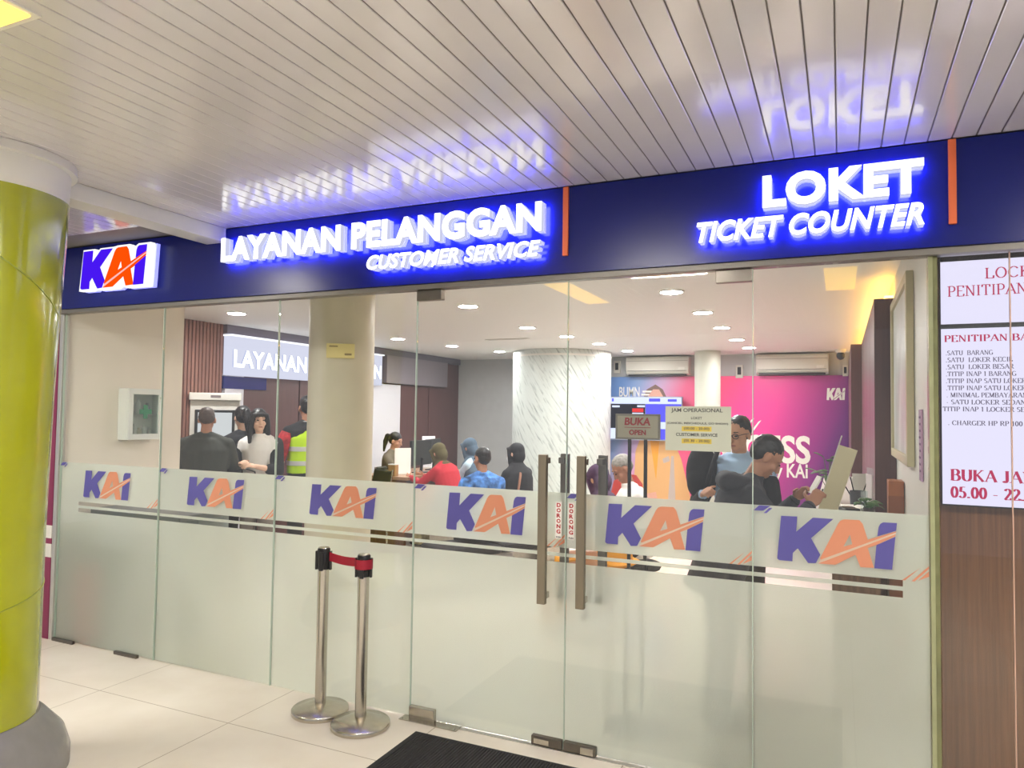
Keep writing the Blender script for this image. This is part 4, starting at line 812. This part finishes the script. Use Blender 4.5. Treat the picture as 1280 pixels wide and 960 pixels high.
def person(label, x, y, heading, H, sit=False, lean=0.0, headpitch=0.0, headyaw=0.0, roll=0.0, armR=None, armL=None, curl=.5, skin='a', hair='short', hairm=None,
           top=None, sleeve='long', trousers=None, fat=1.0, scarf=None, robe=False, voxel=.009, female=False, zseat=.46, shoes=None, extra=None, beard=False):
    """local frame: +y is where the person faces, +x the right hand side"""
    o = thing('person', label, 'person', (x,y,0), math.radians(heading)); s = H/1.70; fem = .92 if female else 1.0
    pz = (zseat+.10) if sit else .93*s
    RL = Matrix.Rotation(-lean,3,'X') @ Matrix.Rotation(roll,3,'Y'); P0 = Vector((0,0,pz)); U = lambda v: P0+RL @ (Vector(v)*s)
    hc = U((0,.035,.665)); RH = RL @ Matrix.Rotation(headyaw,3,'Z') @ Matrix.Rotation(-headpitch,3,'X'); hs = s*.98; Hd = lambda v: hc+RH @ (Vector(v)*hs)
    B = MB()
    tors = [((0,0,-.09),.150,.105),((0,0,0),.155,.110),((0,.0,.12),.135,.098),((0,.0,.25),.150,.105),((0,.0,.37),.172*fem,.108),((0,-.005,.44),.165*fem,.095),((0,-.01,.485),.105,.075),((0,-.005,.52),.058,.056)]
    def torso(b, g, z0=-2, z1=9, drop=0.0, gx=None):
        R = [(U((c[0],c[1],c[2]-(drop if i == 0 else 0))), (rx*(fat if i < 5 else 1)+g)*s, (ry*(fat if i < 5 else 1)+g)*s, RL @ Vector((1,0,0)), RL @ Vector((0,1,0))) for i, (c, rx, ry) in enumerate(tors) if z0 <= c[2] <= z1]
        b.loft(R, 20)
    torso(B, -.014)
    B.cap(U((0,-.005,.48)), .056*s, U((0,.015,.60)), .050*s)
    # head
    B.ell(Hd((0,-.012,.035)), (.074*hs,.094*hs,.088*hs), RH); B.ell(Hd((0,.018,-.035)), (.060*hs,.070*hs,.082*hs), RH); B.ell(Hd((0,.060,-.088)), (.030*hs,.026*hs,.024*hs), RH)
    B.cap(Hd((0,.086,.012)), .0085*hs, Hd((0,.104,-.030)), .0145*hs, 8); B.cap(Hd((-.036,.072,.028)), .013*hs, Hd((.036,.072,.028)), .013*hs, 8)
    for k in (-1,1):
        B.ell(Hd((k*.077,-.008,-.012)), (.010*hs,.022*hs,.032*hs), RH); B.ell(Hd((k*.036,.058,-.030)), (.024*hs,.026*hs,.024*hs), RH); B.ell(Hd((k*.165,-.0,.415)), (.001,.001,.001))
    B.cap(Hd((-.017,.079,-.064)), .0085*hs, Hd((.017,.079,-.064)), .0085*hs, 8)
    # arms
    J = {}
    for k, arm, th in ((1, armR, -1), (-1, armL, 1)):
        sh = U((k*.178*fem*(.5+.5*fat),0,.425)); a = arm or ((k*.12,.02,-1),(k*.05,.35,-1))
        e = sh+Vector(a[0]).normalized()*.285*s; w = e+Vector(a[1]).normalized()*.245*s; J[k] = (sh, e, w)
        B.chain([sh, e, w], [.052*s*fem,.040*s*fem,.027*s*fem]); nn = Vector(a[2]) if len(a) > 2 else Vector((k*.9,.2,.3)); hand(B, w, (w-e), nn, th*(1 if nn.dot(Vector((k,0,0))) >= -5 else 1), curl, s*fem)
    # legs
    L = {}
    for k in (-1,1):
        if sit: hp = Vector((k*.09*s,.0,pz-.02)); kn = Vector((k*.13*s,.43*s,zseat+.05)); an = Vector((k*.13*s,.40*s,.09)); 
        else: hp = Vector((k*.085*s,0,pz-.03)); kn = Vector((k*.095*s,.015,.50*s)); an = Vector((k*.10*s,-.015,.085*s))
        L[k] = (hp, kn, an); B.chain([hp, kn, an], [.085*s,.058*s,.038*s]); B.cap(an+Vector((0,-.02,-.045)), .035*s, an+Vector((k*.015,.15*s,-.053)), .026*s)
    body = baked(B, 'body', SKIN[skin], o, voxel, 2)
    # eyes and lips
    b = MB()
    for k in (-1,1): b.ell(Hd((k*.031,.0855,.006)), (.0125*hs,.006*hs,.0065*hs), RH); b.cap(Hd((k*.019,.0875,.033)), .0038*hs, Hd((k*.046,.080,.033)), .003*hs, 6)
    b.build('eyes', M_eye, o, smooth=True)
    MB().cap(Hd((-.016,.0865,-.064)), .005*hs, Hd((.016,.0865,-.064)), .005*hs, 8).build('lips', M_lip, o, smooth=True)
    # hair
    hm = hairm or M_hair
    if hair:
        b = MB()
        if hair == 'short':
            b.ell(Hd((0,-.024,.054)), (.079*hs,.096*hs,.078*hs), RH); b.ell(Hd((0,-.050,.016)), (.074*hs,.066*hs,.076*hs), RH)
        elif hair == 'thin':
            b.ell(Hd((0,-.034,.022)), (.0785*hs,.086*hs,.070*hs), RH); b.ell(Hd((0,-.030,.046)), (.076*hs,.084*hs,.080*hs), RH)
        elif hair == 'long':
            b.ell(Hd((0,-.022,.046)), (.088*hs,.102*hs,.088*hs), RH); b.loft([(Hd((0,-.05,.02)),.092*hs,.075*hs),(Hd((0,-.055,-.08)),.100*hs,.068*hs),(Hd((0,-.06,-.17)),.115*hs,.060*hs),(Hd((0,-.06,-.27)),.11*hs,.045*hs)])
            for k in (-1,1): b.chain([Hd((k*.066,.055,.055)),Hd((k*.084,.028,-.02)),Hd((k*.090,.020,-.12)),Hd((k*.095,.03,-.22))],[.026*hs,.028*hs,.030*hs,.018*hs])
            b.cap(Hd((-.05,.074,.062)), .020*hs, Hd((.05,.074,.062)), .020*hs)
        elif hair == 'tied':
            b.ell(Hd((0,-.022,.048)), (.084*hs,.100*hs,.085*hs), RH); b.ell(Hd((0,-.045,.01)), (.080*hs,.078*hs,.078*hs), RH); b.chain([Hd((0,-.105,.045)),Hd((0,-.155,.03)),Hd((0,-.165,-.06)),Hd((0,-.15,-.20))],[.030*hs,.040*hs,.038*hs,.015*hs])
        ho = baked(b, 'hair', hm, o, .006, 2); rr = random.Random(len(label))
        from mathutils import noise
        for v in ho.data.vertices: v.co += v.normal*(.0025*noise.noise(v.co*45)+.003*noise.noise(v.co*110))
    if scarf:
        b = MB(); b.ell(Hd((0,-.032,.040)), (.093*hs,.108*hs,.094*hs), RH); b.ell(Hd((0,-.045,-.03)), (.092*hs,.092*hs,.105*hs), RH); b.cap(Hd((0,.0,-.125)), .078*hs, U((0,.02,.46)), .105*s)
        b.loft([(U((0,-.002,.545)),.085*s,.085*s),(U((0,-.005,.50)),.130*s,.110*s),(U((0,0,.44)),.215*s*fem,.150*s),*([(U((0,.01,.36)),.245*s*fem,.175*s),(U((0,.015,scarf[1])),.235*s*fem,.180*s)] if scarf[1] < .35 else [])])
        for k in (-1,1): b.chain([Hd((k*.066,.046,.060)),Hd((k*.072,.046,-.03)),Hd((k*.045,.058,-.115))],[.020*hs,.022*hs,.026*hs])
        b.cap(Hd((-.048,.068,.070)), .019*hs, Hd((.048,.068,.070)), .019*hs); baked(b, 'headscarf', scarf[0], o, .010, 3)
    # clothes
    if top:
        b = MB(); torso(b, .026, -2, .49, .10 if not sit else .02)
        if not sit: b.loft([(U((0,0,-.16)),.172*s*fat,.125*s*fat),(U((0,0,.05)),.172*s*fat,.125*s*fat)])
        for k in (1,-1):
            sh, e, w = J[k]; b.ell(U((k*.150*fem,0,.435)), (.080*s,.068*s,.056*s)); b.cap(U((k*.165*fem*(.5+.5*fat),0,.425)), .066*s, U((k*.045,-.012,.505)), .048*s)
            if sleeve == 'long': b.chain([sh, e, e+(w-e)*.93], [.068*s*fem,.055*s*fem,.041*s*fem])
            else: b.chain([sh, sh+(e-sh)*.62], [.070*s*fem,.060*s*fem])
        b.loft([(U((0,-.012,.45)),.115*s,.090*s),(U((0,-.008,.49)),.088*s,.080*s),(U((0,-.004,.535)),.071*s,.071*s)])
        baked(b, 'top', top, o, .011, 4)
    b = MB()
    if robe:
        if sit: b.loft([((0,-.13,pz-.05),.20*s,.10),((0,.1,pz-.0),.22*s,.12),((0,.40,zseat+.02),.22*s,.11),((0,.46,zseat-.1),.22*s,.10)]) ; b.loft([((0,.42,.03),.23*s,.14),((0,.43,zseat+.05),.20*s,.10)])
        else: b.loft([((0,0,.05),.25*s,.21*s),((0,0,.5),.21*s,.16*s),((0,0,pz+.1),.17*s,.13*s)])
    else:
        for k in (-1,1): hp, kn, an = L[k]; b.chain([hp, kn, an+Vector((0,0,.02))], [.102*s,.078*s,.062*s]); b.ell(hp+Vector((-k*.03,0,.03)), (.11*s,.105*s,.10*s))
    baked(b, 'skirt' if robe else 'trousers', trousers or cloth('black', (30,30,34)), o, .012, 3)
    for k in (-1,1):
        an = L[k][2]; b = MB(); b.cap(an+Vector((0,-.03,-.045)), .042*s, an+Vector((k*.015,.16*s,-.050)), .034*s); z = min(v.z for v in b.v); 
        for v in b.v: v.z = max(v.z, .004)
        b.build('shoe', shoes or M_black, o, smooth=True)
    LAST.clear(); LAST.update(J=J)
    if extra: extra(o, U, Hd, RL, RH, J, s, hs)
    return o

C_ol = cloth('olive', (62,64,58)); C_black = cloth('black', (30,30,34)); C_white = cloth('white', (242,240,236)); C_char = cloth('charcoal', (58,58,66)); C_jean = cloth('denim', (58,66,92)); C_grey = cloth('warm_grey', (120,112,104))
C_red = cloth('red', (188,38,52)); C_ltb = cloth('pale_blue', (176,200,214), var=.25, vscale=14); C_olsc = cloth('olive_scarf', (92,84,52)); C_blsc = cloth('slate_scarf', (84,104,122)); C_pur = cloth('purple_scarf', (92,66,98)); C_yel = cloth('amber', (232,160,44)); C_sky = cloth('sky', (172,200,232)); C_batik = cloth('batik', (76,126,196), var=.75, vscale=16); C_unif = cloth('uniform', (112,102,90), var=.15); C_flower = cloth('flowered', (150,140,100), var=.55, vscale=14)
M_viz = mat('hi_viz', rgb(196,236,30), .7, emit=None); M_refl = mat('reflective_tape', rgb(206,208,206), .3); M_mask = mat('mask_white', rgb(236,238,240), .8); M_gold = mat('bracelet', rgb(60,46,40), .3)

person('bald man in a dark olive shirt with his back to the glass at the kiosk', -5.42, 1.60, 38, 1.65, armR=((.25,.35,-1),(-.1,.9,-.1)), armL=((-.2,.4,-1),(.1,.9,0)), skin='c', hair='thin', hairm=M_hthin, top=C_ol, fat=1.25, trousers=C_char)
person('woman in black with tied-up dark hair beside the bald man', -5.56, 2.20, 62, 1.66, headpitch=.25, female=True, armR=((.1,.3,-1),(0,.9,-.2)), armL=((-.1,.3,-1),(0,.9,-.2)), skin='b', hair='tied', top=C_black, trousers=C_black)
def ex_white(o, U, Hd, RL, RH, J, s, hs):
    b = MB()                                         # open dark cardigan hanging from the shoulders
    for k in (1,-1):
        sh, e, w = J[k]; b.chain([sh+Vector((0,-.02,0)), e, e+(w-e)*.35],[.078*s,.066*s,.058*s]); b.loft([(U((k*.12,-.03,.45)),.065*s,.10*s),(U((k*.14,-.04,.25)),.055*s,.11*s),(U((k*.14,-.05,-.12)),.06*s,.12*s)])
    b.loft([(U((0,-.09,.44)),.15*s,.05*s),(U((0,-.10,-.12)),.16*s,.05*s)]); baked(b, 'cardigan', C_black, o, .011, 3)
    sh, e, w = J[1]; MB().cyl(e+(w-e)*.82, e+(w-e)*.90, .034*s).build('bracelet', M_gold, o, smooth='auto')
pw = person('long-haired woman in a white top and dark cardigan holding her hands together', -5.24, 2.10, -158, 1.64, headyaw=.62, female=True, armR=((.25,.35,-1),(-.62,.75,.32),(.2,.5,.9)), armL=((-.25,.35,-1),(.62,.75,.22),(-.2,.5,.9)), curl=.7, skin='b', hair='long', top=C_white, sleeve='short', trousers=C_grey, voxel=.0075, extra=ex_white)
hb = thing('handbag', 'dark blue handbag held at the waist of the woman in the white top', 'handbag', (-5.13,1.79,.82), math.radians(22))
MB().loft([((0,0,0),.13,.05),((0,0,.03),.145,.06),((0,0,.12),.135,.05),((0,0,.16),.12,.03)],24).build('body', cloth('bag_blue',(52,58,104)), hb, smooth=True); MB().tube([(-.12,0,.15),(-.10,.02,.24),(0,.03,.27),(.10,.02,.24),(.12,0,.15)],.007).build('handle', M_black, hb, smooth=True)
def ex_guard(o, U, Hd, RL, RH, J, s, hs):
    b = MB(); b.loft([(U((0,0,.02)),.188*s,.135*s,RL@Vector((1,0,0)),RL@Vector((0,1,0))),(U((0,0,.25)),.186*s,.140*s,RL@Vector((1,0,0)),RL@Vector((0,1,0))),(U((0,0,.37)),.196*s,.140*s,RL@Vector((1,0,0)),RL@Vector((0,1,0))),(U((0,-.005,.45)),.150*s,.120*s,RL@Vector((1,0,0)),RL@Vector((0,1,0)))]); baked(b, 'vest', M_viz, o, .010, 3)
    b = MB()
    for z in (.10,.24): b.loft([(U((0,0,z)),.190*s,.143*s),(U((0,0,z+.045)),.191*s,.144*s)],28)
    b.build('vest_tape', M_refl, o, smooth='auto')
    MB().box(.04,.12,-.158,-.150,pz_g+.29,pz_g+.36).build('vest_badge', M_black, o)
    for k in (-1,1):
        sh, e, w = J[k]; b = MB(); b.chain([sh+(e-sh)*.15, sh+(e-sh)*.95],[.078*s,.070*s]); b.build('red_sleeve', mat('sleeve_red', rgb(178,42,48), .8, var=.5, vscale=22), o, smooth=True); b = MB(); b.chain([e, e+(w-e)*.65],[.066*s,.058*s]); b.build('cream_sleeve', cloth('cream',(214,206,150)), o, smooth=True)
    b = MB(); b.loft([(U((0,-.01,.475)),.082*s,.075*s),(U((0,-.005,.535)),.068*s,.066*s)]); b.build('collar', C_white, o, smooth='auto')
pz_g = .93*1.77/1.70
person('guard in a black uniform and yellow vest partly behind the beige column', -5.09, 2.62, 52, 1.78, armL=((-.35,.05,-1),(-.1,.5,-1)), armR=((.35,.05,-1),(.1,.5,-1)), skin='c', hair='short', top=C_black, trousers=C_black, extra=ex_guard)
person('uniformed woman with a ponytail seated behind the service desk', -5.66, 5.02, -85, 1.60, sit=True, lean=.08, headpitch=.2, female=True, armR=((.15,.55,-.8),(-.3,1,0)), armL=((-.15,.55,-.8),(.3,1,0)), skin='a', hair='tied', top=C_unif, trousers=C_unif, zseat=.52)
o = thing('desk_stool', 'dark stool under the uniformed woman behind the service desk', 'stool', (-5.74,5.02,0)); MB().lathe([(.0,.38),(.19,.38),(.21,.41),(.20,.44),(.0,.45)], n=28, caps=False).build('seat', M_blackfab, o, smooth='auto'); MB().cyl((0,0,.02),(0,0,.38),.03).build('post', M_steel, o); MB().lathe([(.22,0),(.20,.015),(.04,.03)], n=28).build('base', M_steel, o, smooth='auto')
person('woman in a red top and olive headscarf leaning on the service desk', -4.28, 4.36, 82, 1.62, sit=True, lean=.38, headpitch=.1, female=True, armR=((.1,.7,-.5),(-.3,1,.25)), armL=((-.1,.7,-.5),(.3,1,.25)), skin='a', hair=None, scarf=(C_olsc,.38), top=C_red, trousers=C_flower, robe=True, fat=1.15)
person('woman in a pale blue top and slate headscarf seated beyond the woman in red', -4.22, 4.92, 88, 1.66, sit=True, lean=.22, headpitch=.1, female=True, armR=((.1,.5,-.7),(-.2,1,.1)), armL=((-.1,.5,-.7),(.2,1,.1)), skin='a', hair=None, scarf=(C_blsc,.28), top=C_ltb, trousers=C_black, robe=True, fat=1.1)
person('man in a blue batik shirt seen from behind, seated before the marble column', -3.17, 2.92, 42, 1.62, sit=True, lean=.05, headyaw=.35, armR=((.2,.5,-.8),(0,1,-.1)), armL=((-.2,.5,-.8),(0,1,-.1)), skin='c', hair='short', top=C_batik, trousers=C_black)
def ex_mask(o, U, Hd, RL, RH, J, s, hs):
    b = MB(); b.ell(Hd((0,.062,-.058)), (.062*hs,.052*hs,.052*hs), RH); b.build('face_mask', M_mask, o, smooth=True)
    MB().tube([U((.16,.15,.20)),U((.12,.16,.38)),U((.06,.05,.52)),U((-.10,-.15,.42)),U((-.2,-.16,.05))],.014).build('bag_strap', cloth('tan',(146,104,84)), o, smooth=True)
person('woman in a black headscarf and white face mask seated by the marble column', -3.36, 4.20, 70, 1.60, sit=True, lean=.05, headyaw=.25, headpitch=.1, female=True, armR=((.15,.4,-.9),(-.3,1,0)), armL=((-.15,.4,-.9),(.3,1,0)), skin='b', hair=None, scarf=(C_black,.10), top=C_black, trousers=C_black, robe=True, fat=1.2, extra=ex_mask)
person('woman in a purple headscarf and amber top seated facing the old man', -1.60, 2.08, 70, 1.54, sit=True, lean=.25, headpitch=.2, female=True, armR=((.15,.5,-.8),(-.2,1,-.1)), armL=((-.15,.5,-.8),(.2,1,-.1)), skin='a', hair=None, scarf=(C_pur,.22), top=C_yel, trousers=C_yel, robe=True, zseat=.455)
person('grey-haired old man in a white shirt bending his head, seated', -1.58, 2.74, 118, 1.64, sit=True, lean=.18, headpitch=.45, headyaw=.15, armR=((.1,.5,-.8),(-.2,1,-.2)), armL=((-.1,.5,-.8),(.2,1,-.2)), skin='c', hair='short', hairm=M_hgrey, top=C_white, trousers=C_char, voxel=.008, zseat=.455, fat=1.1)
def ex_blue(o, U, Hd, RL, RH, J, s, hs):
    b = MB()
    for k in (-1,1):
        c = Hd((k*.032,.097,.006)); ax = RH@Vector((1,0,0)); az = RH@Vector((0,0,1)); pts = [c+ax*.024*hs*math.cos(t*PI/8)+az*.017*hs*math.sin(t*PI/8) for t in range(17)]; b.tube(pts, .0028, 6); b.tube([Hd((k*.055,.094,.012)),Hd((k*.078,.05,.014)),Hd((k*.082,-.01,.005))],.0024,6)
    b.tube([Hd((-.009,.099,.01)),Hd((.009,.099,.01))],.0028,6); b.build('glasses', M_black, o, smooth=True)
    b = MB()
    for k in (-1,1): sh, e, w = J[k]; b.chain([e+(w-e)*.02, e+(w-e)*.9],[.056*s,.044*s]); b.chain([sh+(e-sh)*.35,e],[.074*s,.064*s])
    baked(b, 'jacket_sleeves', C_black, o, .010, 3)
person('man with glasses in a pale blue shirt standing behind the hooded man', -.62, 1.66, 172, 1.63, headpitch=.22, headyaw=-.25, armR=((.3,.35,-.9),(-.4,.8,.35),(.3,.6,.7)), armL=((-.25,.35,-.9),(.45,.8,.2),(-.3,.6,.7)), curl=.8, skin='a', hair='short', top=C_sky, trousers=C_black, voxel=.0065, extra=ex_blue)
bp = thing('backpack', 'black backpack worn on the side of the man in the pale blue shirt', 'backpack', (-.86,1.62,1.10), math.radians(172)); b = MB(); b.ell((0,0,.16),(.11,.10,.20)); b.ell((.0,.06,.10),(.085,.06,.11)); baked(b, 'body', C_black, bp, .01, 2)
MB().tube([(-.04,.09,.02),(-.10,.13,.18),(-.13,.08,.32),(-.13,-.02,.36),(-.08,-.05,.30)],.016).build('strap', C_black, bp, smooth=True)
def ex_hood(o, U, Hd, RL, RH, J, s, hs):
    b = MB(); b.ell(U((0,-.10,.44)), (.125*s,.062*s,.080*s), RL); b.chain([U((-.12,-.02,.47)),U((-.07,.07,.44)),U((.07,.07,.44)),U((.12,-.02,.47))],[.045*s,.034*s,.034*s,.045*s]); b.chain([U((-.12,-.02,.47)),U((-.08,-.13,.45)),U((.08,-.13,.45)),U((.12,-.02,.47))],[.05*s,.06*s,.06*s,.05*s]); baked(b, 'hood', C_char, o, .009, 3)
    sh, e, w = J[1]; MB().cyl(e+(w-e)*.86, e+(w-e)*.97, .038*s).build('cuff', C_black, o, smooth='auto')
    sh, e, w = J[-1]; MB().cyl(e+(w-e)*.86, e+(w-e)*.97, .038*s).build('cuff', C_black, o, smooth='auto')
ph = person('man in a dark hooded jacket looking down at the paper in his hands', -.60, .74, -74, 1.57, lean=.34, headpitch=.34, armR=((.18,.55,-.7),(-.35,.62,.75),(.6,.1,.8)), armL=((-.18,.55,-.7),(.40,.62,.75),(-.6,.1,.8)), curl=.95, skin='c', hair='short', top=C_char, trousers=C_jean, fat=1.22, voxel=.006, extra=ex_hood)

Mw = Matrix.Translation((-.60,.74,0)) @ Matrix.Rotation(math.radians(-74),4,'Z'); wr, wl = Mw @ LAST['J'][1][2], Mw @ LAST['J'][-1][2]; dv = ((Mw @ LAST['J'][1][2])-(Mw @ LAST['J'][1][1])).normalized(); mid = (wr+wl)/2+dv*.10
o = thing('paper_slip', 'white folded paper held in the hands of the man in the hooded jacket', 'paper', mid, math.radians(-74))
b = MB().box(-.045,.045,-.002,.002,-.03,.075).box(-.045,.045,.0021,.006,-.03,.06); b.rot(Matrix.Rotation(-.5,3,'X')); b.build('sheet', M_paper, o)
